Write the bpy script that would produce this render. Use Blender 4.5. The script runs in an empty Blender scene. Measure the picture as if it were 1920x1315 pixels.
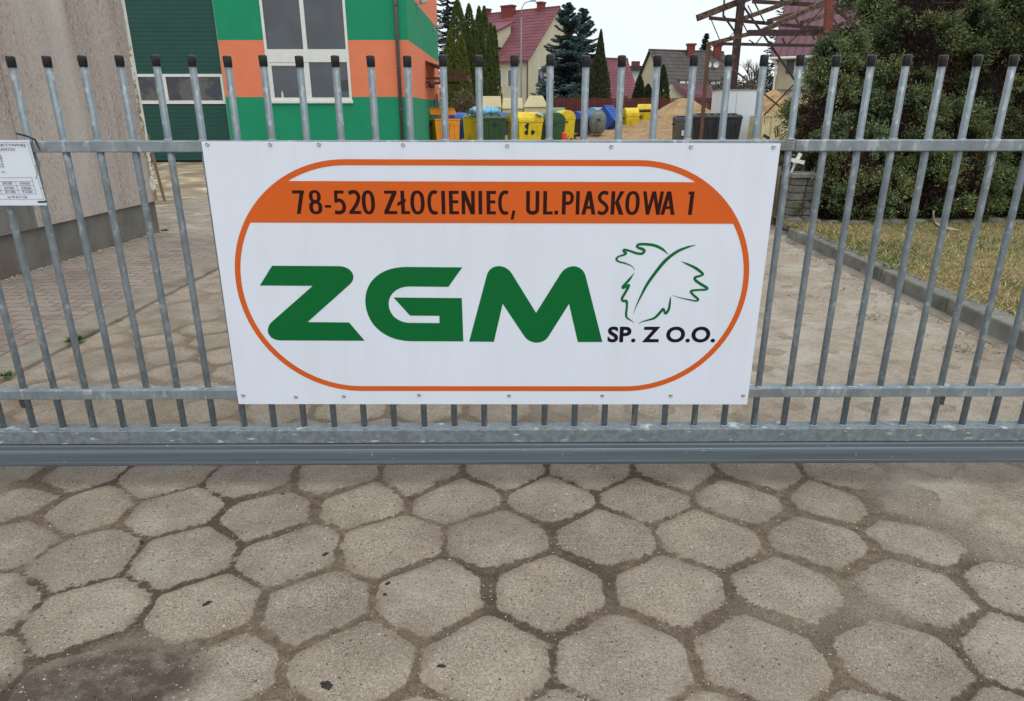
import bpy, math, random
import numpy as np
from mathutils import Vector, Matrix
from mathutils.geometry import tessellate_polygon

sc = bpy.context.scene
rad = math.radians

# ------------------------------------------------------------------ camera
cam = bpy.data.objects.new('camera', bpy.data.cameras.new('camera'))
sc.collection.objects.link(cam)
cam.data.sensor_width = 36.0
cam.data.lens = 36.0 * 1273.0 / 1920.0
cam.data.clip_start = 0.05
cam.data.clip_end = 2000
cam.location = (0.0568, -2.4844, 1.45)
yaw, pitch, roll = 0.005746, 0.338130, -0.001179
fw = Vector((math.sin(yaw)*math.cos(pitch), math.cos(yaw)*math.cos(pitch), -math.sin(pitch)))
rt = Vector((math.cos(yaw), -math.sin(yaw), 0)); up = rt.cross(fw)
r2 = math.cos(roll)*rt + math.sin(roll)*up; u2 = -math.sin(roll)*rt + math.cos(roll)*up
cam.rotation_euler = Matrix((r2, u2, -fw)).transposed().to_euler()
sc.camera = cam

# ------------------------------------------------------------------ world, sun, exposure
w = bpy.data.worlds.new('World'); sc.world = w; w.use_nodes = True
nt = w.node_tree; nt.nodes.clear()
out = nt.nodes.new('ShaderNodeOutputWorld'); bg = nt.nodes.new('ShaderNodeBackground')
sky = nt.nodes.new('ShaderNodeTexSky'); sky.sky_type = 'NISHITA'; sky.sun_disc = False
SUN_EL, SUN_AZ = 66.0, 150.0            # azimuth clockwise from +y: behind the camera, to the right
sky.sun_elevation = rad(SUN_EL); sky.sun_rotation = rad(SUN_AZ)
tc = nt.nodes.new('ShaderNodeTexCoord'); mp = nt.nodes.new('ShaderNodeMapping')
mp.inputs['Scale'].default_value = (1, 1, 3.2)
nz = nt.nodes.new('ShaderNodeTexNoise'); nz.inputs['Scale'].default_value = 2.2; nz.inputs['Detail'].default_value = 5
rp = nt.nodes.new('ShaderNodeValToRGB')
rp.color_ramp.elements[0].position = .3; rp.color_ramp.elements[0].color = (7.9, 8.75, 9.1, 1)
rp.color_ramp.elements[1].position = .7; rp.color_ramp.elements[1].color = (8.7, 9.3, 9.55, 1)
mx = nt.nodes.new('ShaderNodeMix'); mx.data_type = 'RGBA'; mx.inputs[0].default_value = .9
nt.links.new(tc.outputs['Generated'], mp.inputs[0]); nt.links.new(mp.outputs[0], nz.inputs['Vector'])
nt.links.new(nz.outputs[0], rp.inputs[0]); nt.links.new(sky.outputs[0], mx.inputs[6]); nt.links.new(rp.outputs[0], mx.inputs[7])
nt.links.new(mx.outputs[2], bg.inputs[0]); bg.inputs[1].default_value = 0.095
nt.links.new(bg.outputs[0], out.inputs[0])
sl = bpy.data.lights.new('sun', 'SUN'); sl.energy = 1.15; sl.angle = rad(50); sl.color = (1, .97, .92)
so = bpy.data.objects.new('sun', sl); sc.collection.objects.link(so)
sd = Vector((math.sin(rad(SUN_AZ))*math.cos(rad(SUN_EL)), math.cos(rad(SUN_AZ))*math.cos(rad(SUN_EL)), math.sin(rad(SUN_EL))))
so.rotation_euler = sd.to_track_quat('Z', 'Y').to_euler(); so.location = (0, 0, 30)
sc.view_settings.view_transform = 'Standard'; sc.view_settings.look = 'None'
sc.view_settings.gamma = 1.0; sc.view_settings.exposure = 0.33
sc.render.engine = 'CYCLES'

rng = random.Random(11); npr = np.random.RandomState(7)

# ------------------------------------------------------------------ helpers
def lin(r, g, b, k=1.0):
    f = lambda c: ((c/255.0+0.055)/1.055)**2.4 if c > 10 else c/255.0/12.92
    return (f(r)*k, f(g)*k, f(b)*k, 1)

def mat(name, col, rough=.7, metal=0.0, var=0.0, vscale=8.0, col2=None, bump=0.0, bscale=60.0, stretch=None,
        spec=.5, thr=(.35, .65), detail=4, obj=True, island=0.0):
    m = bpy.data.materials.new(name); m.use_nodes = True
    t = m.node_tree; N = t.nodes; L = t.links; b = N['Principled BSDF']
    b.inputs['Roughness'].default_value = rough; b.inputs['Metallic'].default_value = metal
    b.inputs['Specular IOR Level'].default_value = spec
    b.inputs['Base Color'].default_value = col
    tc = N.new('ShaderNodeTexCoord'); mp = N.new('ShaderNodeMapping'); L.new(tc.outputs['Object'], mp.inputs[0])
    if stretch: mp.inputs['Scale'].default_value = stretch
    last = None
    if col2 is None and var > 0:
        col2 = tuple(c*(1-var) for c in col[:3])+(1,); col = tuple(min(1, c*(1+var*.5)) for c in col[:3])+(1,)
    if col2 is not None:
        n = N.new('ShaderNodeTexNoise'); n.inputs['Scale'].default_value = vscale; n.inputs['Detail'].default_value = detail
        n.inputs['Roughness'].default_value = .62
        L.new(mp.outputs[0], n.inputs['Vector'])
        r = N.new('ShaderNodeValToRGB'); r.color_ramp.elements[0].position = thr[0]; r.color_ramp.elements[1].position = thr[1]
        r.color_ramp.elements[0].color = col2; r.color_ramp.elements[1].color = col
        L.new(n.outputs[0], r.inputs[0]); last = r.outputs[0]
        L.new(last, b.inputs['Base Color'])
    if bump > 0:
        n = N.new('ShaderNodeTexNoise'); n.inputs['Scale'].default_value = bscale; n.inputs['Detail'].default_value = 3
        L.new(mp.outputs[0], n.inputs['Vector'])
        bp = N.new('ShaderNodeBump'); bp.inputs['Strength'].default_value = bump; bp.inputs['Distance'].default_value = .01
        L.new(n.outputs[0], bp.inputs['Height']); L.new(bp.outputs[0], b.inputs['Normal'])
    return m

def overlay(m, colr, scale, thr, stretch=None, detail=6, offset=0.0):
    """a second noise layer of another colour (stains, wear, spangle) mixed over the base colour"""
    t = m.node_tree; N = t.nodes; L = t.links; b = N['Principled BSDF']; bi = b.inputs['Base Color']
    tc = N.new('ShaderNodeTexCoord'); mp = N.new('ShaderNodeMapping'); L.new(tc.outputs['Object'], mp.inputs[0])
    mp.inputs['Location'].default_value = (offset, offset*.7, offset*.3)
    if stretch: mp.inputs['Scale'].default_value = stretch
    n = N.new('ShaderNodeTexNoise'); n.inputs['Scale'].default_value = scale; n.inputs['Detail'].default_value = detail
    L.new(mp.outputs[0], n.inputs['Vector'])
    r = N.new('ShaderNodeMapRange'); r.inputs[1].default_value = thr[0]; r.inputs[2].default_value = thr[1]
    r.clamp = True; L.new(n.outputs[0], r.inputs[0])
    x = N.new('ShaderNodeMix'); x.data_type = 'RGBA'
    if bi.is_linked: L.new(bi.links[0].from_socket, x.inputs[6])
    else: x.inputs[6].default_value = bi.default_value
    x.inputs[7].default_value = colr; L.new(r.outputs[0], x.inputs[0]); L.new(x.outputs[2], bi)
    return m

def attr_color(m, name='tint'):
    """multiply the base colour by a per-face tint attribute"""
    t = m.node_tree; N = t.nodes; L = t.links; bi = N['Principled BSDF'].inputs['Base Color']
    a = N.new('ShaderNodeAttribute'); a.attribute_name = name
    x = N.new('ShaderNodeMix'); x.data_type = 'RGBA'; x.blend_type = 'MULTIPLY'; x.inputs[0].default_value = 1
    if bi.is_linked: L.new(bi.links[0].from_socket, x.inputs[6])
    else: x.inputs[6].default_value = bi.default_value
    L.new(a.outputs['Color'], x.inputs[7]); L.new(x.outputs[2], bi)
    return m

class MB:
    def __init__(s): s.v = []; s.f = []; s.mi = []
    def add(s, vs, fs, mi=0):
        o = len(s.v); s.v += [tuple(x) for x in vs]
        for f in fs: s.f.append(tuple(i+o for i in f)); s.mi.append(mi)
        return s
    def box(s, x0, x1, y0, y1, z0, z1, mi=0):
        return s.add([(x0,y0,z0),(x1,y0,z0),(x1,y1,z0),(x0,y1,z0),(x0,y0,z1),(x1,y0,z1),(x1,y1,z1),(x0,y1,z1)],
                     [(0,3,2,1),(4,5,6,7),(0,1,5,4),(1,2,6,5),(2,3,7,6),(3,0,4,7)], mi)
    def hexa(s, b, t, mi=0):   # bottom quad, top quad (same order, counter-clockwise from above)
        return s.add(list(b)+list(t), [(3,2,1,0),(4,5,6,7),(0,1,5,4),(1,2,6,5),(2,3,7,6),(3,0,4,7)], mi)
    def bar(s, a, b, w, h=None, mi=0):
        a = Vector(a); b = Vector(b); h = h or w
        d = (b-a).normalized(); q = Vector((0,0,1)) if abs(d.z) < .95 else Vector((0,1,0))
        x = d.cross(q).normalized()*w/2; y = d.cross(x).normalized()*h/2
        vs = [p+sx*x+sy*y for p in (a, b) for sx, sy in ((-1,-1),(1,-1),(1,1),(-1,1))]
        return s.add(vs, [(3,2,1,0),(4,5,6,7),(0,1,5,4),(1,2,6,5),(2,3,7,6),(3,0,4,7)], mi)
    def tube(s, pts, r, n=10, cap=True, mi=0):
        pts = [Vector(p) for p in pts]; rs = r if isinstance(r, (list, tuple)) else [r]*len(pts)
        o = len(s.v); prev = None
        for i, p in enumerate(pts):
            d = (pts[min(i+1, len(pts)-1)]-pts[max(i-1, 0)]).normalized()
            if prev is None:
                q = Vector((0,1,0)) if abs(d.y) < .9 else Vector((1,0,0)); x = d.cross(q).normalized()
            else: x = (prev-d*prev.dot(d)).normalized()
            prev = x; y = d.cross(x)
            for k in range(n):
                a = 2*math.pi*k/n; s.v.append(tuple(p+(x*math.cos(a)+y*math.sin(a))*rs[i]))
        for i in range(len(pts)-1):
            for k in range(n):
                s.f.append((o+i*n+k, o+i*n+(k+1) % n, o+(i+1)*n+(k+1) % n, o+(i+1)*n+k)); s.mi.append(mi)
        if cap:
            s.f.append(tuple(o+k for k in range(n))[::-1]); s.mi.append(mi)
            s.f.append(tuple(o+(len(pts)-1)*n+k for k in range(n))); s.mi.append(mi)
        return s
    def lathe(s, prof, c=(0,0,0), n=20, mi=0):
        o = len(s.v)
        for r, z in prof:
            for k in range(n):
                a = 2*math.pi*k/n; s.v.append((c[0]+r*math.cos(a), c[1]+r*math.sin(a), c[2]+z))
        for i in range(len(prof)-1):
            for k in range(n):
                s.f.append((o+i*n+k, o+i*n+(k+1) % n, o+(i+1)*n+(k+1) % n, o+(i+1)*n+k)); s.mi.append(mi)
        s.f.append(tuple(o+k for k in range(n))[::-1]); s.mi.append(mi)
        s.f.append(tuple(o+(len(prof)-1)*n+k for k in range(n))); s.mi.append(mi)
        return s
    def poly(s, loops, y, th=0.0006, mi=0):
        """flat shape with holes in the xz plane, facing -y, extruded by th towards +y"""
        L = [[Vector((p[0], p[1], 0)) for p in lp] for lp in loops]
        tris = tessellate_polygon(L); flat = [p for lp in L for p in lp]; o = len(s.v)
        for p in flat: s.v.append((p.x, y, p.y))
        for t in tris:
            a, b, c = (flat[i] for i in t)
            if (b-a).cross(c-a).z < 0: t = (t[0], t[2], t[1])
            s.f.append(tuple(o+i for i in t)); s.mi.append(mi)
        return s
    def build(s, name, mats, parent=None, smooth=False, bevel=0.0, loc=None):
        me = bpy.data.meshes.new(name); me.from_pydata(s.v, [], s.f)
        if not isinstance(mats, (list, tuple)): mats = [mats]
        for m in mats: me.materials.append(m)
        if len(mats) > 1: me.polygons.foreach_set('material_index', s.mi)
        if smooth: me.polygons.foreach_set('use_smooth', [True]*len(me.polygons))
        me.update()
        o = bpy.data.objects.new(name, me); sc.collection.objects.link(o)
        if loc: o.location = loc
        if parent: o.parent = parent
        if bevel > 0:
            b = o.modifiers.new('b', 'BEVEL'); b.width = bevel; b.segments = 2; b.limit_method = 'ANGLE'; b.angle_limit = rad(40)
        return o

def tag(o, label=None, cat=None, group=None, kind=None):
    if label: o['label'] = label
    if cat: o['category'] = cat
    if group: o['group'] = group
    if kind: o['kind'] = kind
    return o
def empty(name, loc=(0,0,0), label=None, cat=None, group=None, rz=0):
    o = bpy.data.objects.new(name, None); sc.collection.objects.link(o); o.location = loc; o.rotation_euler.z = rz
    return tag(o, label, cat, group)
def copy_tree(o, parent=None):
    c = o.copy(); sc.collection.objects.link(c); c.parent = parent
    for ch in list(o.children): copy_tree(ch, c)
    return c

def fast_mesh(name, V, nper, mats, parent=None, tint=None, mi=None, smooth=False):
    """V: (N*nper,3) vertices, N faces of nper corners"""
    V = np.asarray(V, dtype=np.float32).reshape(-1, 3); n = len(V)//nper
    me = bpy.data.meshes.new(name); me.vertices.add(len(V)); me.vertices.foreach_set('co', V.ravel())
    me.loops.add(len(V)); me.loops.foreach_set('vertex_index', np.arange(len(V), dtype=np.int32))
    me.polygons.add(n); me.polygons.foreach_set('loop_start', np.arange(0, len(V), nper, dtype=np.int32))
    try: me.polygons.foreach_set('loop_total', np.full(n, nper, dtype=np.int32))
    except Exception: pass
    for m in (mats if isinstance(mats, (list, tuple)) else [mats]): me.materials.append(m)
    if mi is not None: me.polygons.foreach_set('material_index', np.asarray(mi, dtype=np.int32))
    if tint is not None:
        a = me.attributes.new('tint', 'FLOAT_COLOR', 'FACE')
        c = np.ones((n, 4), dtype=np.float32); c[:, :3] = tint; a.data.foreach_set('color', c.ravel())
    me.update(calc_edges=True); me.validate()
    o = bpy.data.objects.new(name, me); sc.collection.objects.link(o)
    if parent: o.parent = parent
    return o

def norm(a): return a/np.maximum(np.linalg.norm(a, axis=-1, keepdims=True), 1e-9)
def kites(C, D, L, W, jit=.6, rs=npr):
    """leaf kites: centres C, axis directions D, length L, width W -> (N*4,3)"""
    D = norm(D + rs.normal(0, jit, D.shape)*.5); S = norm(np.cross(D, rs.normal(0, 1, D.shape)))
    L = np.asarray(L).reshape(-1, 1)*np.ones((len(C), 1)); W = np.asarray(W).reshape(-1, 1)*np.ones((len(C), 1))
    a = C - D*L*.5; b = C + D*L*.1 + S*W*.5; c = C + D*L*.5; d = C + D*L*.1 - S*W*.5
    return np.stack([a, b, c, d], 1).reshape(-1, 3)

def vnoise(x, y, seed=0):
    """smooth value noise on numpy arrays"""
    def h(i, j):
        n = (i*374761393 + j*668265263 + seed*974711) & 0xffffffff
        n = ((n ^ (n >> 13))*1274126177) & 0xffffffff
        return ((n ^ (n >> 16)) & 0xffff)/65535.0
    xi = np.floor(x).astype(np.int64); yi = np.floor(y).astype(np.int64); fx = x-xi; fy = y-yi
    fx = fx*fx*(3-2*fx); fy = fy*fy*(3-2*fy)
    return (h(xi, yi)*(1-fx)+h(xi+1, yi)*fx)*(1-fy)+(h(xi, yi+1)*(1-fx)+h(xi+1, yi+1)*fx)*fy
def fbm(x, y, seed=0, o=4):
    return sum(vnoise(x*2**k, y*2**k, seed+k*17)*.5**k for k in range(o))/sum(.5**k for k in range(o))
def sstep(a, b, x):
    t = np.clip((x-a)/(b-a), 0, 1); return t*t*(3-2*t)

# ------------------------------------------------------------------ ground
WALLA = (-4.505, 3.493); WALLB = (-4.34, 6.154)
cent = [
 (-1.891, -0.138), (-1.583, -0.198), (-1.232, -0.201), (-0.872, -0.229), (-0.531, -0.149), (-0.144, -0.112), (0.229, -0.123), (0.602, -0.126), (0.980, -0.141), (1.337, -0.152), (1.621, -0.174),
 (-1.729, -0.404), (-1.416, -0.499), (-1.076, -0.478), (-0.704, -0.481), (-0.369, -0.431), (0.020, -0.385), (0.408, -0.379), (0.783, -0.391), (1.172, -0.411), (1.532, -0.404), (1.870, -0.377),
 (-1.589, -0.752), (-1.244, -0.778), (-0.880, -0.769), (-0.549, -0.748), (-0.197, -0.701), (0.186, -0.683), (0.581, -0.681), (0.967, -0.684), (1.353, -0.687), (1.721, -0.690),
 (-1.460, -1.027), (-1.100, -1.048), (-0.749, -1.013), (-0.391, -0.978), (-0.010, -0.971), (0.373, -0.963), (0.768, -0.956), (1.156, -0.969), (1.524, -0.972),
 (-2.073, 0.095), (-1.790, 0.079), (-1.395, 0.058), (-1.029, 0.042), (-0.673, 0.052), (-0.315, 0.067), (0.037, 0.101), (0.415, 0.098), (0.768, 0.086), (1.140, 0.069), (1.493, 0.044),
]
xs_lat = []
for k in range(-8, 30):
    y = -.125 + .285*k if k > -4 else -.125+.285*k
    off = 0.0 if k % 2 == 0 else .19
    for i in range(-13, 14):
        x = .21 + off + i*.385
        x += rng.uniform(-.009, .009); yy = y + rng.uniform(-.012, .012)
        if all((x-c[0])**2+(yy-c[1])**2 > .24**2 for c in cent[:52]): xs_lat.append((x, yy))
cent = np.array(cent + xs_lat)
prand = npr.rand(len(cent))

def terrain(x, y):
    return .6*sstep(30, 37, y)*sstep(1.5, 4, x) + .6*sstep(45, 60, y)*(1-sstep(1.5, 4, x))

def pavement(name, x0, x1, y0, y1, st):
    xs = np.arange(x0, x1+st*.5, st); ys = np.arange(y0, y1+st*.5, st)
    X, Y = np.meshgrid(xs, ys); P = np.stack([X.ravel(), Y.ravel()], 1)
    # warp a little so that edges are not ruler-straight
    Wp = P + .012*np.stack([fbm(P[:,0]*7, P[:,1]*7, 3)-.5, fbm(P[:,0]*7, P[:,1]*7, 9)-.5], 1)*2
    e = np.full(len(P), 9.0); idx = np.zeros(len(P), int)
    for s in range(0, len(P), 4000):
        q = Wp[s:s+4000]; d2 = ((q[:,None,:]-cent[None])**2).sum(2); o = np.argpartition(d2, 6, axis=1)[:, :7]
        dd = np.take_along_axis(d2, o, 1); so_ = np.argsort(dd, 1); o = np.take_along_axis(o, so_, 1); dd = np.take_along_axis(dd, so_, 1)
        c1 = cent[o[:,0]]; best = np.full(len(q), 9.0); soft = np.zeros(len(q))
        for k in range(1, 7):
            ck = cent[o[:,k]]; b = (dd[:,k]-dd[:,0])/(2*np.linalg.norm(ck-c1, axis=1)+1e-9)
            soft += np.exp(-b/.009)
        e[s:s+4000] = -.009*np.log(soft+1e-12)      # smooth minimum: rounded paver corners
        idx[s:s+4000] = o[:,0]
    x, y = P[:,0], P[:,1]
    # sediment cover
    cov = .75*sstep(1.25, 1.9, x+.25*(fbm(x*2, y*2, 5)-.5))*sstep(-1.1, -.1, y) + .5*sstep(1.5, 2.3, x)
    cov = np.maximum(cov, .42*sstep(-1.2, -2.1, x)*sstep(-1.6, -.5, y)*(.3+1.2*fbm(x*1.4, y*1.4, 21)))
    cov = np.maximum(cov, .9*sstep(.15, .9, y)*sstep(-.4, .8, x+.3*fbm(x, y, 8)))
    cov = np.maximum(cov, (.13+.55*(fbm(x*1.6, y*1.6, 31)-.4))*sstep(.1, .7, y))
    cov = np.maximum(cov, .95*np.exp(-(((x+1.02)/.17)**2+((y+1.0)/.12)**2)))
    cov = np.maximum(cov, .8*sstep(.24, .03, x+2.80)*(y > .4))     # silt along the edging strip
    cov = np.maximum(cov, .9*sstep(2.75, 3.2, x)*(y > 0))
    cov = cov + .75*(fbm(x*3, y*3, 41)-.47)
    cov = np.maximum(cov, (2.3-2.6*np.clip(fbm(x*1.1, y*1.1, 91)-.35, 0, 1)*2)*sstep(.7, 1.8, x+.3*fbm(x, y, 8))*sstep(.0, .5, y))
    cov = np.maximum(cov, .0) + .62*np.exp(-(((x-.95)/.42)**2+((y+.80)/.22)**2))*fbm(x*2.3+3, y*2.3, 12) + .5*np.exp(-(((x-1.15)/.3)**2+((y+.25)/.2)**2))*fbm(x*3, y*3, 15)
    dark = np.exp(-(((x+1.00)/.20)**2+((y+1.03)/.10)**2)) + .8*np.exp(-(((x+1.30)/.10)**2+((y+1.12)/.07)**2))
    dark *= .55+.9*fbm(x*6, y*6+x*3, 101)
    dark += .9*sstep(.10, .0, np.abs(y-.42))*0
    th = .010 + .055*np.clip(cov, -.1, 2)
    h = -.007*(1-sstep(th-.006, th+.012, e)) + .003*(fbm(x*5, y*5, 77)-.5) + .006*np.clip(cov-.6, 0, 1)
    h += .0035*(prand[idx]-.5)*sstep(.02, .05, e)
    z = h + .0
    nx, ny = len(xs), len(ys)
    V = np.stack([x, y, z], 1).astype(np.float32)
    I = (np.arange(ny-1)[:,None]*nx+np.arange(nx-1)[None]).ravel()
    F = np.stack([I, I+1, I+nx+1, I+nx], 1)
    me = bpy.data.meshes.new(name); me.vertices.add(len(V)); me.vertices.foreach_set('co', V.ravel())
    me.loops.add(F.size); me.loops.foreach_set('vertex_index', F.ravel().astype(np.int32))
    me.polygons.add(len(F)); me.polygons.foreach_set('loop_start', np.arange(0, F.size, 4, dtype=np.int32))
    me.polygons.foreach_set('use_smooth', np.ones(len(F), dtype=bool))
    for nm, a in (('edge', e), ('cover', cov), ('tone', prand[idx]), ('stain', dark), ('sandy', sstep(.05, .5, y))):
        at = me.attributes.new(nm, 'FLOAT', 'POINT'); at.data.foreach_set('value', a.astype(np.float32))
    me.update(calc_edges=True); me.validate()
    me.materials.append(M_pav)
    o = bpy.data.objects.new(name, me); sc.collection.objects.link(o)
    return tag(o, kind='structure')

def make_pav():
    m = bpy.data.materials.new('concrete_pavers'); m.use_nodes = True
    t = m.node_tree; N = t.nodes; L = t.links; b = N['Principled BSDF']
    b.inputs['Roughness'].default_value = .92; b.inputs['Specular IOR Level'].default_value = .25
    tc = N.new('ShaderNodeTexCoord')
    def A(n):
        a = N.new('ShaderNodeAttribute'); a.attribute_name = n; return a.outputs['Fac']
    def noise(sc_, det=4, ro=.6, off=0):
        mp = N.new('ShaderNodeMapping'); mp.inputs['Location'].default_value = (off, off*1.3, off*.2); L.new(tc.outputs['Object'], mp.inputs[0])
        n = N.new('ShaderNodeTexNoise'); n.inputs['Scale'].default_value = sc_; n.inputs['Detail'].default_value = det
        n.inputs['Roughness'].default_value = ro; L.new(mp.outputs[0], n.inputs['Vector']); return n.outputs[0]
    def vor(sc_, off=0, feat='F1'):
        mp = N.new('ShaderNodeMapping'); mp.inputs['Location'].default_value = (off, off*1.3, off*.2); L.new(tc.outputs['Object'], mp.inputs[0])
        n = N.new('ShaderNodeTexVoronoi'); n.inputs['Scale'].default_value = sc_; n.feature = feat
        L.new(mp.outputs[0], n.inputs['Vector']); return n
    def math_(op, a, b_=None, c=None):
        n = N.new('ShaderNodeMath'); n.operation = op
        for i, x in enumerate((a, b_, c)):
            if x is None: continue
            if isinstance(x, (int, float)): n.inputs[i].default_value = x
            else: L.new(x, n.inputs[i])
        return n.outputs[0]
    def rng_(x, a, b_, c=0.0, d=1.0, sm=False):
        n = N.new('ShaderNodeMapRange'); n.clamp = True
        if sm: n.interpolation_type = 'SMOOTHSTEP'
        n.inputs[1].default_value = a; n.inputs[2].default_value = b_; n.inputs[3].default_value = c; n.inputs[4].default_value = d
        L.new(x, n.inputs[0]); return n.outputs[0]
    def mixc(f, a, b_, mode='MIX'):
        n = N.new('ShaderNodeMix'); n.data_type = 'RGBA'; n.blend_type = mode
        if isinstance(f, (int, float)): n.inputs[0].default_value = f
        else: L.new(f, n.inputs[0])
        for i, x in ((6, a), (7, b_)):
            if isinstance(x, tuple): n.inputs[i].default_value = x
            else: L.new(x, n.inputs[i])
        return n.outputs[2]
    edge, cover, tone, stain = A('edge'), A('cover'), A('tone'), A('stain')
    # paver concrete
    c = mixc(rng_(noise(9, 5, .65), .3, .7), (.280, .238, .198, 1), (.418, .366, .312, 1))
    c = mixc(rng_(tone, 0, 1), c, mixc(.55, c, (.43, .355, .285, 1)))
    c = mixc(rng_(noise(2.6, 4, .6, 4), .42, .62, 0, .55), c, (.215, .176, .142, 1))
    grit = rng_(noise(260, 2, .7), .36, .66)
    expo = rng_(noise(4.5, 5, .7, 91), .38, .62)
    c = mixc(math_('MULTIPLY_ADD', expo, .75, .25), c, mixc(grit, (.42, .40, .38, 1), (1.48, 1.47, 1.45, 1)), 'MULTIPLY')
    c = mixc(rng_(noise(6.5, 6, .75, 97), .56, .68, 0, .6), c, (.30, .235, .175, 1))
    gr2 = rng_(noise(95, 3, .8, 71), .40, .60)
    c = mixc(1.0, c, mixc(gr2, (.80, .79, .78, 1), (1.16, 1.16, 1.15, 1)), 'MULTIPLY')
    v = vor(75, 2.0); peb = rng_(v.outputs['Distance'], .16, .26, 1, 0)
    sel = N.new('ShaderNodeSeparateColor'); L.new(v.outputs['Color'], sel.inputs[0])
    pebm = math_('MULTIPLY', peb, rng_(sel.outputs[0], .50, .54))
    pebm = math_('MULTIPLY', pebm, rng_(noise(5, 3, .6, 9), .42, .6, .25, 1))
    pc = mixc(sel.outputs[1], (.30, .27, .24, 1), (.62, .57, .50, 1))
    c = mixc(pebm, c, pc)
    v2 = vor(62, 7.0); pit = rng_(v2.outputs['Distance'], .12, .24, 1, 0)
    sel2 = N.new('ShaderNodeSeparateColor'); L.new(v2.outputs['Color'], sel2.inputs[0])
    pitm = math_('MULTIPLY', pit, rng_(sel2.outputs[0], .84, .88))
    c = mixc(math_('MULTIPLY', pitm, .75), c, (.09, .075, .062, 1))
    v5 = vor(34, 27.0); sel5 = N.new('ShaderNodeSeparateColor'); L.new(v5.outputs['Color'], sel5.inputs[0])
    big = math_('MULTIPLY', math_('MULTIPLY', rng_(v5.outputs['Distance'], .14, .20, 1, 0), rng_(sel5.outputs[0], .80, .82)), rng_(expo, .3, .7, .2, 1))
    c = mixc(big, c, mixc(sel5.outputs[1], (.24, .22, .20, 1), (.58, .54, .48, 1)))
    # soil in the joints and silt
    s = mixc(rng_(noise(30, 5, .7, 3), .35, .65), (.125, .093, .068, 1), (.225, .172, .130, 1))
    s = mixc(math_('MULTIPLY', rng_(noise(1.3, 4, .6, 77), .46, .58), .8), s, (.078, .056, .042, 1))
    s = mixc(math_('MULTIPLY', A('sandy'), .75), s, (.225, .178, .135, 1))
    silt = mixc(rng_(noise(14, 6, .7, 13), .3, .7), (.300, .250, .200, 1), (.430, .372, .308, 1))
    silt = mixc(rng_(noise(2.2, 6, .65, 33), .48, .60, 0, .85), silt, (.45, .41, .36, 1))
    silt = mixc(rng_(noise(1.7, 6, .7, 133), .54, .68, 0, .7), silt, (.19, .150, .115, 1))
    s = mixc(rng_(cover, .25, .85), s, silt)
    s = mixc(1.0, s, mixc(rng_(noise(180, 3, .75, 5), .35, .66), (.62, .60, .58, 1), (1.30, 1.28, 1.25, 1)), 'MULTIPLY')
    v3 = vor(42, 17.0); gr = math_('MULTIPLY', rng_(v3.outputs['Distance'], .10, .18, 1, 0), .8)
    sel3 = N.new('ShaderNodeSeparateColor'); L.new(v3.outputs['Color'], sel3.inputs[0])
    s = mixc(math_('MULTIPLY', gr, rng_(sel3.outputs[0], .80, .84)), s, mixc(sel3.outputs[1], (.10, .075, .055, 1), (.50, .45, .38, 1)))
    # threshold
    n1 = rng_(noise(26, 5, .68, 21), .25, .75, -.012, .012)
    th = math_('MULTIPLY_ADD', cover, .062, .0085)
    d = math_('SUBTRACT', math_('ADD', edge, n1), th)
    f = rng_(d, -.004, .005, 1, 0, True)
    film = math_('MULTIPLY', rng_(d, .0, .045, 1, 0, True), rng_(noise(8, 6, .75, 44), .38, .64, 0, .85))
    c = mixc(film, c, (.235, .185, .142, 1))
    col = mixc(f, c, s)
    # dark thin crack in the very middle of some joints
    cr = math_('MULTIPLY', rng_(edge, -.012, -.004, 1, 0), rng_(noise(3, 3, .6, 50), .45, .6, 0, .6))
    col = mixc(cr, col, (.07, .052, .04, 1))
    st = math_('MULTIPLY', rng_(stain, .10, .42), rng_(noise(13, 5, .7, 60), .3, .55, .45, 1))
    col = mixc(math_('MULTIPLY', st, .88), col, (.066, .049, .037, 1))
    L.new(col, b.inputs['Base Color'])
    hh = math_('ADD', math_('MULTIPLY', noise(210, 3, .7, 1), .5), math_('MULTIPLY', noise(40, 4, .7, 2), .8))
    hh = math_('ADD', hh, math_('MULTIPLY', pebm, .35)); hh = math_('SUBTRACT', hh, math_('MULTIPLY', pitm, .8))
    bp = N.new('ShaderNodeBump'); bp.inputs['Strength'].default_value = 1.0; bp.inputs['Distance'].default_value = .009
    L.new(hh, bp.inputs['Height']); L.new(bp.outputs[0], b.inputs['Normal'])
    return m
M_pav = make_pav()
pavement('paved_yard', -5.6, 4.4, -2.6, 1.0, .0165)
pavement('paved_yard_beyond', -5.6, 4.4, 1.0, 17.5, .033)

# wide ground sheet out to the horizon
M_yard = mat('dusty_ground', lin(150,135,112), .95, col2=lin(120,104,82), vscale=.6, bump=.5, bscale=14, thr=(.4, .6))
overlay(M_yard, lin(196,178,150), 1.7, (.52, .66), detail=7); overlay(M_yard, lin(92,80,66), .35, (.6, .72), stretch=(1, 3, 1), offset=5)
xs = np.concatenate([np.arange(-400, -30, 30), np.arange(-30, 40, .8), np.arange(40, 401, 30)])
ys = np.concatenate([np.arange(-60, 14, 6), np.arange(14, 66, .8), np.arange(66, 100, 6), np.arange(100, 801, 50)])
Xg, Yg = np.meshgrid(xs, ys); Zg = terrain(Xg, Yg) - .045 + .06*(fbm(Xg*.7, Yg*.7, 4)-.5)*sstep(17, 22, Yg)*sstep(64, 50, Yg)
g = MB(); g.v = [tuple(q) for q in np.stack([Xg.ravel(), Yg.ravel(), Zg.ravel()], 1)]
nx = len(xs)
for j in range(len(ys)-1):
    for i in range(nx-1):
        a = j*nx+i; g.f.append((a, a+1, a+nx+1, a+nx)); g.mi.append(0)
tag(g.build('ground', M_yard, smooth=True), kind='structure')

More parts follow.
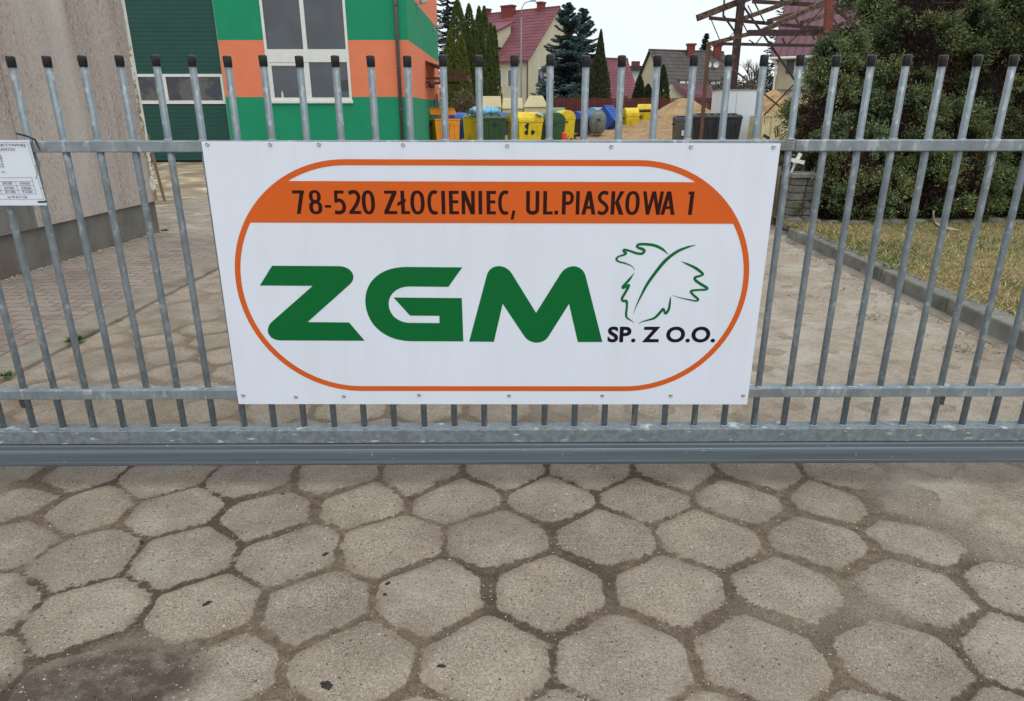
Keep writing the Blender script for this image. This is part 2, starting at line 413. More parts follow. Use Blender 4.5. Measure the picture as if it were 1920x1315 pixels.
# walkway of interlocking pavers beside the left wall
def make_walk():
    m = bpy.data.materials.new('interlocking_pavers'); m.use_nodes = True
    t = m.node_tree; N = t.nodes; L = t.links; b = N['Principled BSDF']; b.inputs['Roughness'].default_value = .9
    b.inputs['Specular IOR Level'].default_value = .25
    tc = N.new('ShaderNodeTexCoord'); sp = N.new('ShaderNodeSeparateXYZ'); L.new(tc.outputs['Object'], sp.inputs[0])
    def mt(op, a, b_=None, c=None):
        n = N.new('ShaderNodeMath'); n.operation = op
        for i, x in enumerate((a, b_, c)):
            if x is None: continue
            if isinstance(x, (int, float)): n.inputs[i].default_value = x
            else: L.new(x, n.inputs[i])
        return n.outputs[0]
    x, y = sp.outputs[0], sp.outputs[1]
    # zig-zag joints: rows across x, wavy in y
    zig = mt('MULTIPLY', mt('PINGPONG', x, .0667), .36)
    yr = mt('DIVIDE', mt('ADD', y, zig), .115); row = mt('FLOOR', yr); fy = mt('FRACT', yr)
    xr = mt('DIVIDE', mt('ADD', mt('ADD', x, mt('MULTIPLY', mt('MODULO', row, 2.0), .1)), mt('MULTIPLY', mt('PINGPONG', y, .0575), .15)), .2); fx = mt('FRACT', xr)
    ex = mt('MULTIPLY', mt('SUBTRACT', .5, mt('ABSOLUTE', mt('SUBTRACT', fx, .5))), .2)
    ey = mt('MULTIPLY', mt('SUBTRACT', .5, mt('ABSOLUTE', mt('SUBTRACT', fy, .5))), .11)
    e = mt('MINIMUM', ex, ey)
    n = N.new('ShaderNodeTexNoise'); n.inputs['Scale'].default_value = 30; n.inputs['Detail'].default_value = 5; L.new(tc.outputs['Object'], n.inputs['Vector'])
    e2 = mt('ADD', e, mt('MULTIPLY', mt('SUBTRACT', n.outputs[0], .5), .006))
    r = N.new('ShaderNodeMapRange'); r.inputs[1].default_value = .0025; r.inputs[2].default_value = .006; L.new(e2, r.inputs[0])
    wn = N.new('ShaderNodeTexWhiteNoise'); cb = N.new('ShaderNodeCombineXYZ'); L.new(mt('FLOOR', xr), cb.inputs[0]); L.new(row, cb.inputs[1]); L.new(cb.outputs[0], wn.inputs['Vector'])
    c0 = N.new('ShaderNodeMix'); c0.data_type = 'RGBA'; c0.inputs[6].default_value = (.225, .178, .152, 1); c0.inputs[7].default_value = (.30, .248, .215, 1)
    L.new(wn.outputs[0], c0.inputs[0])
    n2 = N.new('ShaderNodeTexNoise'); n2.inputs['Scale'].default_value = 1.6; n2.inputs['Detail'].default_value = 6; L.new(tc.outputs['Object'], n2.inputs['Vector'])
    r2_ = N.new('ShaderNodeMapRange'); r2_.inputs[1].default_value = .42; r2_.inputs[2].default_value = .7; r2_.inputs[4].default_value = .8; L.new(n2.outputs[0], r2_.inputs[0])
    c1 = N.new('ShaderNodeMix'); c1.data_type = 'RGBA'; L.new(r2_.outputs[0], c1.inputs[0]); L.new(c0.outputs[2], c1.inputs[6]); c1.inputs[7].default_value = (.33, .285, .235, 1)
    c2 = N.new('ShaderNodeMix'); c2.data_type = 'RGBA'; L.new(r.outputs[0], c2.inputs[0]); c2.inputs[6].default_value = (.155, .118, .092, 1); L.new(c1.outputs[2], c2.inputs[7])
    n3 = N.new('ShaderNodeTexNoise'); n3.inputs['Scale'].default_value = 220; L.new(tc.outputs['Object'], n3.inputs['Vector'])
    r3 = N.new('ShaderNodeMapRange'); r3.inputs[1].default_value = .35; r3.inputs[2].default_value = .65; r3.inputs[3].default_value = .75; r3.inputs[4].default_value = 1.2; L.new(n3.outputs[0], r3.inputs[0])
    c3 = N.new('ShaderNodeMix'); c3.data_type = 'RGBA'; c3.blend_type = 'MULTIPLY'; c3.inputs[0].default_value = 1; L.new(c2.outputs[2], c3.inputs[6]); L.new(r3.outputs[0], c3.inputs[7])
    L.new(c3.outputs[2], b.inputs['Base Color'])
    h = mt('ADD', r.outputs[0], mt('MULTIPLY', n3.outputs[0], .3))
    bp = N.new('ShaderNodeBump'); bp.inputs['Distance'].default_value = .006; bp.inputs['Strength'].default_value = .8; L.new(h, bp.inputs['Height']); L.new(bp.outputs[0], b.inputs['Normal'])
    return m
def wallx(y, off=0.0): return WALLA[0] + (y-WALLA[1])*(WALLB[0]-WALLA[0])/(WALLB[1]-WALLA[1]) + off
wk = MB()
wk.hexa([(wallx(.35)-.1,.35,-.05),(-3.115,.35,-.05),(-3.02,5.72,-.05),(wallx(6.15)-.1,6.12,-.05)],
        [(wallx(.35)-.1,.35,.022),(-3.115,.35,.022),(-3.02,5.72,.022),(wallx(6.15)-.1,6.12,.022)])
tag(wk.build('walkway', make_walk()), kind='structure')
M_edge = mat('edging_concrete', (.30,.262,.215,1), .93, col2=(.215,.18,.145,1), vscale=5, bump=.6, bscale=140)
overlay(M_edge, (.14,.11,.085,1), 2.3, (.58,.7), offset=3)
st = MB(); y = .3
while y < 5.4:
    xa = -3.107+(y-.35)*.0177; L_ = 1.0
    st.hexa([(xa,y,-.05),(xa+.27,y,-.05),(xa+.283,y+L_-.006,-.05),(xa+.0177,y+L_-.006,-.05)],
            [(xa,y,.027),(xa+.27,y,.024),(xa+.283,y+L_-.006,.024),(xa+.0177,y+L_-.006,.027)]); y += L_
tag(st.build('walkway_edging', M_edge, bevel=.006), kind='structure')

# ------------------------------------------------------------------ gate
M_galv = mat('galvanised_steel', (.240,.280,.310,1), .48, .3, col2=(.150,.180,.205,1), vscale=16, bump=.10, bscale=40, thr=(.32,.68), detail=6)
overlay(M_galv, (.35,.39,.415,1), 46, (.55,.70), stretch=(1,1,.6), offset=2)
M_galvt = mat('galvanised_rail', (.285,.325,.355,1), .45, .3, col2=(.19,.220,.245,1), vscale=12, bump=.10, bscale=60, thr=(.34,.64), detail=6)
overlay(M_galvt, (.44,.48,.51,1), 34, (.56,.68), stretch=(1,1,.35), offset=2); overlay(M_galvt, (.10,.10,.09,1), 5, (.68,.76), offset=8)
M_galvb = mat('spangled_beam', (.235,.272,.295,1), .5, .25, col2=(.165,.195,.218,1), vscale=45, bump=.15, bscale=90, thr=(.38,.60), detail=3)
overlay(M_galvb, (.55,.59,.63,1), 16, (.62,.70), stretch=(1,1,4), detail=12, offset=3)
M_beam = mat('grey_track_beam', (.140,.172,.200,1), .40, .2, col2=(.108,.134,.160,1), vscale=3, stretch=(.4,1,22), bump=.03, bscale=30)
overlay(M_beam, (.36,.39,.42,1), 60, (.70,.76), offset=1)
M_cap = mat('black_rubber', (.008,.008,.011,1), .30, var=.4, vscale=40)
overlay(M_cap, (.06,.058,.055,1), 22, (.62,.80))
M_weld = mat('weld_bead', (.45,.47,.48,1), .45, .4, var=.3, vscale=90, bump=.4, bscale=200)
M_screw = mat('zinc_screw', (.50,.51,.52,1), .30, .9)

gate = empty('sliding_gate', (0, 0, 0), 'galvanised steel sliding gate of round vertical bars with black caps, closed across the yard entrance', 'gate')
GX0, GX1 = -3.35, 3.35
RX0, RX1 = -3.4, 3.4
o = MB().box(RX0, 1.0035+.004, -.02, .02, 1.318, 1.3565).box(1.062, RX1, -.02, .02, 1.318, 1.3565)
o.build('top_rail', M_galvt, gate, bevel=.0035)
MB().box(1.0065, 1.0615, -.0175, .0175, 1.3205, 1.354).build('rail_joint', mat('dull_joint_plate', (.24,.255,.25,1), .6, .3, var=.35, vscale=30), gate, bevel=.002)
MB().box(RX0, RX1, -.022, .027, .3835, .4235).build('lower_rail', M_galvt, gate, bevel=.0035)
MB().box(1.000, 1.055, -.0245, .0, .3865, .4205).build('rail_joint', mat('dull_joint_cover', (.23,.24,.235,1), .6, .3, var=.35, vscale=30), gate, bevel=.002)
MB().box(RX0, RX1, -.034, .034, .1945, .2545).build('bottom_beam', M_galvb, gate, bevel=.004)
# rolled track profile under it
prof = [(-.030,.1925),(-.036,.1915),(-.0385,.186),(-.0385,.1715),(-.0415,.168),(-.0440,.160),(-.0445,.150),(-.0445,.1225),(-.0430,.1205),(-.0445,.1185),(-.0445,.108),(-.0405,.1015),(-.036,.100)]
loop = prof + [(-y_, z_) for y_, z_ in reversed(prof)]
tb = MB(); n_ = len(loop)
tb.v = [(RX0, y_, z_) for y_, z_ in loop] + [(RX1, y_, z_) for y_, z_ in loop]
tb.f = [(i, (i+1) % n_, n_+(i+1) % n_, n_+i) for i in range(n_)] + [tuple(range(n_))[::-1], tuple(range(n_, 2*n_))]; tb.mi = [0]*len(tb.f)
tb.build('track_beam', M_beam, gate)

bar0 = None
SP = .12081; BX0 = -1.61095
for k in range(-14, 42):
    x = BX0 + k*SP
    if x < GX0+.08 or x > GX1-.08: continue
    if bar0 is None:
        b_ = MB().tube([(0,0,.2555),(0,0,.7),(0,0,1.2),(0,0,1.603)], .0121, 20)
        bar0 = b_.build('bar', M_galv, gate, smooth=False)
        for pl in bar0.data.polygons: pl.use_smooth = len(pl.vertices) == 4
        c_ = MB().lathe([(.0130,0),(.0137,.0015),(.0143,.030),(.0140,.0335),(.0128,.0350),(.008,.0362),(.002,.0368)], n=20)
        cap0 = c_.build('cap', M_cap, bar0, loc=(0,0,1.594))
        for pl in cap0.data.polygons: pl.use_smooth = len(pl.vertices) == 4
        for zz, yy in ((1.3568, 1), (.4238, 1), (.2548, 1)):
            pts = [(.0134*math.cos(a), .0134*math.sin(a), zz) for a in np.linspace(math.pi*1.05, math.pi*1.95, 9)]; wb = MB()
            wb.tube(pts, [.0018, .0032, .0026, .0034, .0028, .0033, .0026, .0032, .0018], 6)
            wb.build('weld', M_weld, bar0, smooth=True)
        o = bar0
    else:
        o = copy_tree(bar0, gate)
    o.location = (x, rng.uniform(-.0008,.0008), rng.uniform(-.002,.002)); o.rotation_euler = (0, rng.uniform(-.0012,.0012), rng.uniform(0, 6.28))
    for ch in o.children:
        if ch.name.startswith('weld'): ch.rotation_euler.z = -o.rotation_euler.z
        if ch.name.startswith('cap'): ch.rotation_euler = (rng.uniform(-.03,.03), rng.uniform(-.03,.03), 0)
# small stop brackets under the lower rail
for x in (-1.860, 1.790):
    MB().box(x-.015, x+.003, -.012, .006, .3565, .3835).hexa([(x-.010,-.012,.345),(x+.003,-.012,.345),(x+.003,.006,.345),(x-.010,.006,.345)],
        [(x-.015,-.012,.3562),(x+.003,-.012,.3562),(x+.003,.006,.3562),(x-.015,.006,.3562)]).build('stop_bracket', mat('brown_bracket', (.10,.085,.075,1), .7, .2, var=.4, vscale=30), gate)

# ------------------------------------------------------------------ company sign
M_panel = mat('white_composite_panel', (.765,.81,.92,1), .45, var=.02, vscale=2.5, spec=.3)
overlay(M_panel, (.50,.49,.47,1), 30, (.74,.80), offset=4); overlay(M_panel, (.715,.755,.85,1), 5, (.50,.85), stretch=(3,1,.25), offset=9)
M_orange = mat('orange_vinyl', lin(212,95,34,1.05), .5, var=.05, vscale=3, spec=.2)
M_green = mat('green_vinyl', lin(0,104,48,1.0), .5, var=.05, vscale=3, spec=.2)
M_black = mat('black_vinyl', lin(20,17,30), .5, spec=.2)
M_darkred = mat('dark_brown_vinyl', lin(46,10,4), .5, spec=.2)
sign = empty('company_sign', (0, -.0225, .8555), 'large white sign with orange oval border, green ZGM letters and leaf, screwed to gate', 'sign')
sign.rotation_euler.y = .0045
MB().box(-1.0035, 1.0035, -.0035, 0, -.4945, .4945).build('panel', M_panel, sign)
def rrect(hw, hz, r, n=26):
    P = []
    for cx, cz, a0 in ((hw-r, hz-r, 0), (-(hw-r), hz-r, 90), (-(hw-r), -(hz-r), 180), (hw-r, -(hz-r), 270)):
        for i in range(n+1):
            a = rad(a0+90*i/n); P.append((cx+r*math.cos(a), cz+r*math.sin(a)))
    return P
YS = -.0042
cz = (0.0698, 0.4367)[1]*.5 + (0.0727, -0.4376)[1]*.5
HW, HZ, RR = .9495, .4375, .4360
MB().poly([[(x, z+cz) for x, z in rrect(HW, HZ, RR)], [(x, z+cz) for x, z in rrect(HW-.0205, HZ-.0205, RR-.0205)][::-1]], YS).build('border', M_orange, sign)
# address band: clipped to the rounded ends
bz1 = (0.0700, 0.3623)[1]; bz0 = (0.0705, 0.2165)[1]
def endx(z):
    dz = z-cz-(HZ-RR); return HW-RR-.011 + math.sqrt(max(0, (RR-.006)**2-max(dz, 0)**2)) + .0045
zz_ = np.linspace(bz0, bz1, 18)
MB().poly([[(endx(z), z) for z in zz_] + [(-endx(z), z) for z in reversed(zz_)]], YS-.0003).build('address_band', M_orange, sign)

# address lettering (own condensed letter shapes)
T, TH = .0136, .0108
def P4(xb, xt, wb, zb, zt): return [[(xb, zb), (xb+wb, zb), (xt+wb, zt), (xt, zt)]]
def RC(x0, x1, z0, z1): return [[(x0, z0), (x1, z0), (x1, z1), (x0, z1)]]
def ring(x0, x1, z0, z1, t=T, th=TH, n=40, e=2.4):
    def el(a, b, cx, cy):
        r = []
        for i in range(n):
            q = 2*math.pi*i/n; c, s = math.cos(q), math.sin(q)
            r.append((cx+a*math.copysign(abs(c)**(2/e), c), cy+b*math.copysign(abs(s)**(2/e), s)))
        return r
    cx, cy = (x0+x1)/2, (z0+z1)/2
    return [el((x1-x0)/2, (z1-z0)/2, cx, cy), el((x1-x0)/2-t, (z1-z0)/2-th, cx, cy)[::-1]]
def stroke(pts, wd):
    pts = [Vector(p) for p in pts]; n = len(pts); Lf, Rt = [], []
    for i, p in enumerate(pts):
        d = (pts[min(i+1, n-1)]-pts[max(i-1, 0)]).normalized(); w_ = wd[i] if isinstance(wd, (list, tuple)) else wd
        nn = Vector((-d.y, d.x)); Lf.append(tuple(p+nn*w_/2)); Rt.append(tuple(p-nn*w_/2))
    return [Lf+Rt[::-1]]
def spl(pts, n=8):
    P = [Vector(p) for p in pts]; P = [2*P[0]-P[1]]+P+[2*P[-1]-P[-2]]; out_ = []
    for i in range(1, len(P)-2):
        for k in range(n):
            t = k/n; a, b, c, d = P[i-1:i+3]
            out_.append(tuple(.5*((2*b)+(c-a)*t+(2*a-5*b+4*c-d)*t*t+(3*b-a-3*c+d)*t**3)))
    out_.append(tuple(P[-2])); return out_
def arcp(cx, cy, a, b, t0, t1, n=26, e=2.3):
    r = []
    for i in range(n+1):
        q = rad(t0+(t1-t0)*i/n); c, s = math.cos(q), math.sin(q)
        r.append((cx+a*math.copysign(abs(c)**(2/e), c), cy+b*math.copysign(abs(s)**(2/e), s)))
    return r
def glyph(ch, x0, x1, b, H):
    t_ = b+H; w_ = x1-x0; hT = T/2; hH = TH/2
    V = lambda x, z: (x0+w_*x, b+H*z)
    if ch in '0O': return [ring(x0, x1, b-.001, t_+.001)]
    if ch == 'I': return [RC(x0, x1, b, t_)]
    if ch == 'E': return [[[(x0,b),(x1,b),(x1,b+TH),(x0+T,b+TH),(x0+T,b+H*.47),(x1-.002,b+H*.47),(x1-.002,b+H*.47+TH),(x0+T,b+H*.47+TH),(x0+T,t_-TH),(x1,t_-TH),(x1,t_),(x0,t_)]]]
    if ch == 'L': return [[[(x0,b),(x1,b),(x1,b+TH),(x0+T,b+TH),(x0+T,t_),(x0,t_)]]]
    if ch == 'l':
        a_ = x0+.0125
        return [[[(a_,b),(x1,b),(x1,b+TH),(a_+T,b+TH),(a_+T,t_),(a_,t_)]], P4(x0, x1-.011, 0, 0, 0) and [[(x0, b+H*.34), (x0+.030, b+H*.52), (x0+.030, b+H*.67), (x0, b+H*.49)]]]
    if ch == 'Z': return [[[(x0,b),(x1,b),(x1,b+TH),(x0+T*1.25,b+TH),(x1,t_-TH*.9),(x1,t_),(x0+.003,t_),(x0+.003,t_-TH),(x1-T*1.3,t_-TH),(x0,b+TH*.9)]]]
    if ch == 'N': return [RC(x0, x0+T*.93, b, t_), RC(x1-T*.93, x1, b, t_), P4(x1-T*1.1, x0, T*1.1, b, t_)]
    if ch == 'A': return [P4(x0, x0+w_/2-T*.55, T, b, t_), P4(x1-T, x0+w_/2-T*.45, T, b, t_), RC(x0+w_*.26, x1-w_*.26, b+H*.25, b+H*.25+TH*.9)]
    if ch == 'W':
        q = w_*.5
        return [P4(x0+w_*.20, x0, T*.92, b, t_), P4(x0+w_*.20, x0+w_*.44, T*.88, b, t_), P4(x0+w_*.70, x0+w_*.46, T*.9, b, t_), P4(x0+w_*.70, x1-T*.9, T*.9, b, t_)]
    if ch == 'K': return [RC(x0, x0+T, b, t_), [[(x0+T*.9, b+H*.47), (x1-T*1.15, t_), (x1, t_), (x0+T*1.7, b+H*.47)]], [[(x0+T*1.0, b+H*.52), (x1-T*1.15, b), (x1+.001, b), (x0+T*2.05, b+H*.58)]]]
    if ch == 'U': return [stroke([(x0+hT, t_)] + arcp(x0+w_/2, b+w_*.40, w_/2-hT, w_*.40-hH, 180, 360, e=2.2) + [(x1-hT, t_)], T*.98)]
    if ch == 'C': return [stroke(arcp(x0+w_*.60, b+H/2, w_*.60-hT, H/2-hH+.001, 62, 298, 34), T*.92)]
    if ch == 'P': return [RC(x0, x0+T, b, t_), stroke([(x0+T*.8, t_-hH)] + arcp(x0+w_*.45, t_-H*.29, w_*.55-hT, H*.29-hH, 90, -90, 22) + [(x0+T*.8, t_-H*.58+hH)], TH*1.1)]
    if ch == 'S': return [stroke(spl([V(.93,.90), V(.62,.945), V(.30,.90), V(.13,.75), V(.25,.60), V(.52,.50), V(.80,.38), V(.88,.22), V(.66,.085), V(.36,.055), V(.03,.12)]), T*.9)]
    if ch == '8': return [ring(x0+w_*.05, x1-w_*.05, b+H*.48, t_+.001, T*.95, TH*.85), ring(x0, x1, b-.001, b+H*.56, T, TH*.9)]
    if ch == '5': return [RC(x0+w_*.10, x1-w_*.06, t_-TH, t_), P4(x0+w_*.06, x0+w_*.10, T*.85, b+H*.50, t_), stroke(spl([V(.10,.53), V(.40,.59), V(.72,.54), V(.90,.36), V(.82,.16), V(.52,.065), V(.04,.075)]), T*.92)]
    if ch == '2': return [RC(x0, x1, b, b+TH), stroke(spl([V(.06,.88), V(.36,.945), V(.68,.92), V(.86,.76), V(.80,.58), V(.58,.36), V(.17,.085)]), T*.95)]
    if ch == '7': return [RC(x0, x1, t_-TH, t_), P4(x0+w_*.22, x1-T, T, b, t_)]
    if ch == '1': return [P4(x0+w_*.22, x1-T*1.1, T, b, t_), [[(x0, t_-TH*.9), (x1-T*.9, t_-TH*.9), (x1-T*.5, t_), (x0+.002, t_)]]]
    if ch == '-': return [RC(x0, x1, b+H*.27, b+H*.38)]
    if ch == '.': return [RC(x0, x1, b, b+T)]
    if ch == ',': return [P4(x0, x1-T*.85, T*.8, b-H*.22, b+T)]
    return []
TXT = [('7',-0.7080,-0.6662),('8',-0.6525,-0.6061),('-',-0.5970,-0.5741),
 ('5',-0.5638,-0.5237),('2',-0.5111,-0.4687),('0',-0.4641,-0.4177),
 ('Z',-0.3862,-0.3392),('l',-0.3381,-0.2945),('O',-0.2917,-0.2407),
 ('C',-0.2315,-0.1896),('I',-0.1810,-0.1678),('E',-0.1541,-0.1191),
 ('N',-0.1093,-0.0623),('I',-0.0491,-0.0359),('E',-0.0204,0.0129),
 ('C',0.0206,0.0625),(',',0.0654,0.0832),('U',0.1205,0.1676),
 ('L',0.1814,0.2159),('.',0.2222,0.2354),('P',0.2486,0.2912),
 ('I',0.2981,0.3113),('A',0.3193,0.3694),('S',0.3768,0.4142),
 ('K',0.4234,0.4695),('O',0.4746,0.5258),('W',0.5356,0.6099),
 ('A',0.6024,0.6537),('1',0.6969,0.7199)]
tb_ = (0.0704, 0.2479)[1]; tt_ = (0.0701, 0.3301)[1]
for ch, xa, xb in TXT:
    mbt = MB()
    for i, shp in enumerate(glyph(ch, xa, xb, tb_, tt_-tb_)): mbt.poly(shp, YS-.0007-.00012*i)
    mbt.build('address_letter' if ch not in '-.,' else 'address_mark', M_darkred, sign)

# ZGM
def Qd(p0, p1, p2, n=9): return [tuple((Vector(p0)*(1-t)**2+Vector(p1)*2*t*(1-t)+Vector(p2)*t*t)) for t in [i/n for i in range(n+1)]]
def Cb(p0, p1, p2, p3, n=14): return [tuple(Vector(p0)*(1-t)**3+Vector(p1)*3*t*(1-t)**2+Vector(p2)*3*t*t*(1-t)+Vector(p3)*t**3) for t in [i/n for i in range(n+1)]]
Zl = [(-0.8626, -0.0153), (-0.8091, 0.0592)] + Cb((-0.5657, 0.0582), (-0.5167, 0.0575), (-0.4977, 0.0164), (-0.5308, -0.0116)) + [(-0.6998, -0.1565), (-0.5434, -0.1578), (-0.4896, -0.2309)] + Cb((-0.8094, -0.2298), (-0.8586, -0.2290), (-0.8668, -0.1828), (-0.8335, -0.1551)) + [(-0.6678, -0.0165)]
Gl = [(-0.1115, 0.0546), (-0.1649, -0.0193)] + Cb((-0.3093, -0.0181), (-0.3537, -0.0181), (-0.3879, -0.0464), (-0.3901, -0.0849)) + Cb((-0.3901, -0.0849), (-0.3918, -0.1293), (-0.3573, -0.1591), (-0.3121, -0.1590))[1:] + \
     [(-0.2027, -0.1597), (-0.2018, -0.1314), (-0.3123, -0.1307), (-0.3708, -0.0602), (-0.1161, -0.0621), (-0.1136, -0.2329)] + Cb((-0.3155, -0.2323), (-0.4143, -0.2300), (-0.4821, -0.1648), (-0.4764, -0.0712)) + Cb((-0.4764, -0.0712), (-0.4705, 0.0051), (-0.4085, 0.0555), (-0.3168, 0.0557))[1:]
Ml = [(-0.0916, -0.2336)] + Cb((-0.0229, 0.0211), (-0.0122, 0.0698), (0.0479, 0.0721), (0.0722, 0.0288)) + [(0.1623, -0.1190)] + Cb((0.2493, 0.0291), (0.2738, 0.0726), (0.3304, 0.0697), (0.3441, 0.0203)) + \
     [(0.4176, -0.2346), (0.3236, -0.2347), (0.2853, -0.0838)] + Cb((0.2116, -0.2116), (0.1917, -0.2462), (0.1420, -0.2462), (0.1188, -0.2117)) + [(0.0367, -0.0842), (0.0030, -0.2343)]
for lp in (Zl, Gl, Ml): MB().poly([lp], YS).build('logo_letter', M_green, sign)
# leaf emblem
def ribbon(mb, raw, k=1.0, n=7):
    pts = spl([p[0] for p in raw], n); ws = []
    for i in range(len(raw)-1):
        for j in range(n): ws.append(raw[i][1]+(raw[i+1][1]-raw[i][1])*j/n)
    ws.append(raw[-1][1]); N_ = len(pts); o = len(mb.v)
    for i, p in enumerate(pts):
        d = (Vector(pts[min(i+1, N_-1)])-Vector(pts[max(i-1, 0)])).normalized(); w_ = max(ws[i], 1.5)*.000352*k
        yy = YS - .0006*i/N_
        mb.v += [(p[0]-d.y*w_/2, yy, p[1]+d.x*w_/2), (p[0]+d.y*w_/2, yy, p[1]-d.x*w_/2)]
    for i in range(N_-1): mb.f.append((o+2*i, o+2*i+1, o+2*i+3, o+2*i+2)); mb.mi.append(0)
lf = MB()
ribbon(lf, [((0.5288, -0.1252),1),((0.5397, -0.0876),12),((0.5543, -0.0504),22),((0.5707, -0.0135),30),((0.5908, 0.0211),32),((0.6314, 0.0782),36),((0.6731, 0.1139),30),((0.7123, 0.1315),22),((0.7405, 0.1389),3)])
ribbon(lf, [((0.6435, 0.1037),4),((0.6205, 0.1231),26),((0.5899, 0.1371),30),((0.5563, 0.1415),28),((0.5335, 0.1407),28),((0.5265, 0.1348),26),((0.5313, 0.1288),26),((0.5464, 0.1237),32),((0.5550, 0.1173),26),((0.5457, 0.1069),28),((0.5252, 0.1087),26),((0.5006, 0.1172),22),((0.4807, 0.1209),26),((0.4796, 0.1146),24),((0.4881, 0.1086),22),((0.4829, 0.1034),22),((0.4629, 0.0966),18),((0.4537, 0.0872),24),((0.4621, 0.0778),18),((0.4866, 0.0711),16),((0.5076, 0.0628),10),((0.5194, 0.0534),6),((0.5245, 0.0431),2)])
ribbon(lf, [((0.5232, 0.0355),3),((0.5070, 0.0114),26),((0.4836, -0.0183),30),((0.4901, -0.0206),22),((0.5046, -0.0105),26),((0.5026, -0.0214),30),((0.4932, -0.0408),28),((0.4831, -0.0622),28),((0.4875, -0.0720),26),((0.4996, -0.0727),30),((0.5030, -0.0916),24),((0.5019, -0.1232),24),((0.5066, -0.1384),20),((0.5225, -0.1483),10),((0.5339, -0.1579),2)])
ribbon(lf, [((0.6921, 0.0783),3),((0.7180, 0.0678),22),((0.7493, 0.0527),30),((0.7755, 0.0329),28),((0.7706, 0.0253),22),((0.7495, 0.0184),28),((0.7528, 0.0069),28),((0.7757, -0.0085),30),((0.7978, -0.0216),28),((0.7927, -0.0278),24),((0.7645, -0.0294),22),((0.7392, -0.0333),26),((0.7464, -0.0461),24),((0.7678, -0.0644),26),((0.7616, -0.0711),18),((0.7338, -0.0665),14),((0.6990, -0.0587),8),((0.6679, -0.0494),2)])
ribbon(lf, [((0.6639, -0.0560),6),((0.6639, -0.0756),22),((0.6616, -0.1032),28),((0.6518, -0.1198),30),((0.6456, -0.1131),24),((0.6399, -0.1032),28),((0.6277, -0.1191),30),((0.6100, -0.1382),26),((0.5876, -0.1462),18),((0.5650, -0.1530),10),((0.5502, -0.1611),2)])
lf.build('leaf_emblem', M_green, sign)

def textmesh(s, x0, x1, z0, z1, mt_, parent, name, y, bold=0.0, spacing=1.0):
    cu = bpy.data.curves.new('t', 'FONT'); cu.body = s; cu.offset = bold; cu.space_character = spacing; cu.resolution_u = 5
    ob = bpy.data.objects.new('t', cu); sc.collection.objects.link(ob)
    dg = bpy.context.evaluated_depsgraph_get(); me = bpy.data.meshes.new_from_object(ob.evaluated_get(dg))
    bpy.data.objects.remove(ob, do_unlink=True)
    co = np.array([v.co[:] for v in me.vertices]); lo, hi = co.min(0), co.max(0)
    for v in me.vertices:
        x, z = v.co.x, v.co.y
        v.co = (x0+(x-lo[0])/(hi[0]-lo[0])*(x1-x0), y, z0+(z-lo[1])/(hi[1]-lo[1])*(z1-z0))
    me.materials.clear(); me.materials.append(mt_)
    for pl in me.polygons:
        if pl.normal.y > 0: pl.flip()
    o = bpy.data.objects.new(name, me); sc.collection.objects.link(o); o.parent = parent
    return o
textmesh('SP. Z O.O.', (0.4364, -0.2300)[0], (0.8487, -0.2316)[0], (0.6429, -0.2362)[1], (0.6380, -0.1722)[1], M_black, sign, 'company_form_lettering', YS, bold=.034, spacing=1.03)
# screws
scr = [(-0.9839, 0.4850), (-0.7671, 0.4857), (-0.5987, 0.4862), (-0.3077, 0.4863), (0.0530, 0.4838), (0.4147, 0.4823), (0.6918, 0.4823), (0.9795, 0.4823),
       (-0.9802, -0.4565), (-0.7747, -0.4631), (-0.5867, -0.4607), (-0.2920, -0.4548), (0.0613, -0.4568), (0.4279, -0.4566), (0.6975, -0.4564), (0.9832, -0.4561)]
s0 = None
for x, z in scr:
    if s0 is None:
        m_ = MB(); o_ = [(.0072,0),(.0074,.001),(.0066,.0030),(.004,.0046),(.0036,.0036),(.001,.0034)]
        m_.lathe(o_, n=14); m_.v = [(a, -c, b) for a, b, c in m_.v]
        m_.f = [f[::-1] for f in m_.f]
        s0 = m_.build('screw', M_screw, sign, smooth=True); o = s0
    else: o = copy_tree(s0, sign)
    o.location = (x, -.0036, z); o.rotation_euler.y = rng.uniform(0, 3)

# ------------------------------------------------------------------ notice at the left end of the gate
M_paper = mat('laminated_paper', (.73,.78,.88,1), .35, var=.04, vscale=4)
M_ink = mat('black_ink', (.02,.02,.025,1), .5)
note = empty('notice_sheet', (0, -.022, 0), 'white laminated collection schedule notice cable-tied to the left end of the gate', 'notice')
A_ = (-1.594, 1.356); B_ = (-1.581, 1.138); C_ = (-1.750, 1.137)
nx1, nz1, nz0 = A_[0], A_[1]+.004, B_[1]
nx1b = B_[0]
m_ = MB(); n_ = 10
for i in range(n_+1):
    t = i/n_; x = -2.34+(nx1+2.34)*t; yb = -.0025*math.sin(t*9)
    m_.v += [(x+(nx1b-nx1)*t, -.004+yb, nz0), (x, -.002+yb, nz1), (x+(nx1b-nx1)*t, -.003+yb, nz0), (x, -.001+yb, nz1)]
for i in range(n_):
    a = i*4; m_.f += [(a, a+4, a+5, a+1), (a+2, a+3, a+7, a+6)]; m_.mi += [0, 0]
m_.build('sheet', M_paper, note)
def npnt(u, v):
    return u, v
def nt_text(s, u0, u1, v0, v1):
    textmesh(s, u0, u1, v0, v1, M_ink, note, 'printed_line', -.0078, bold=.004)
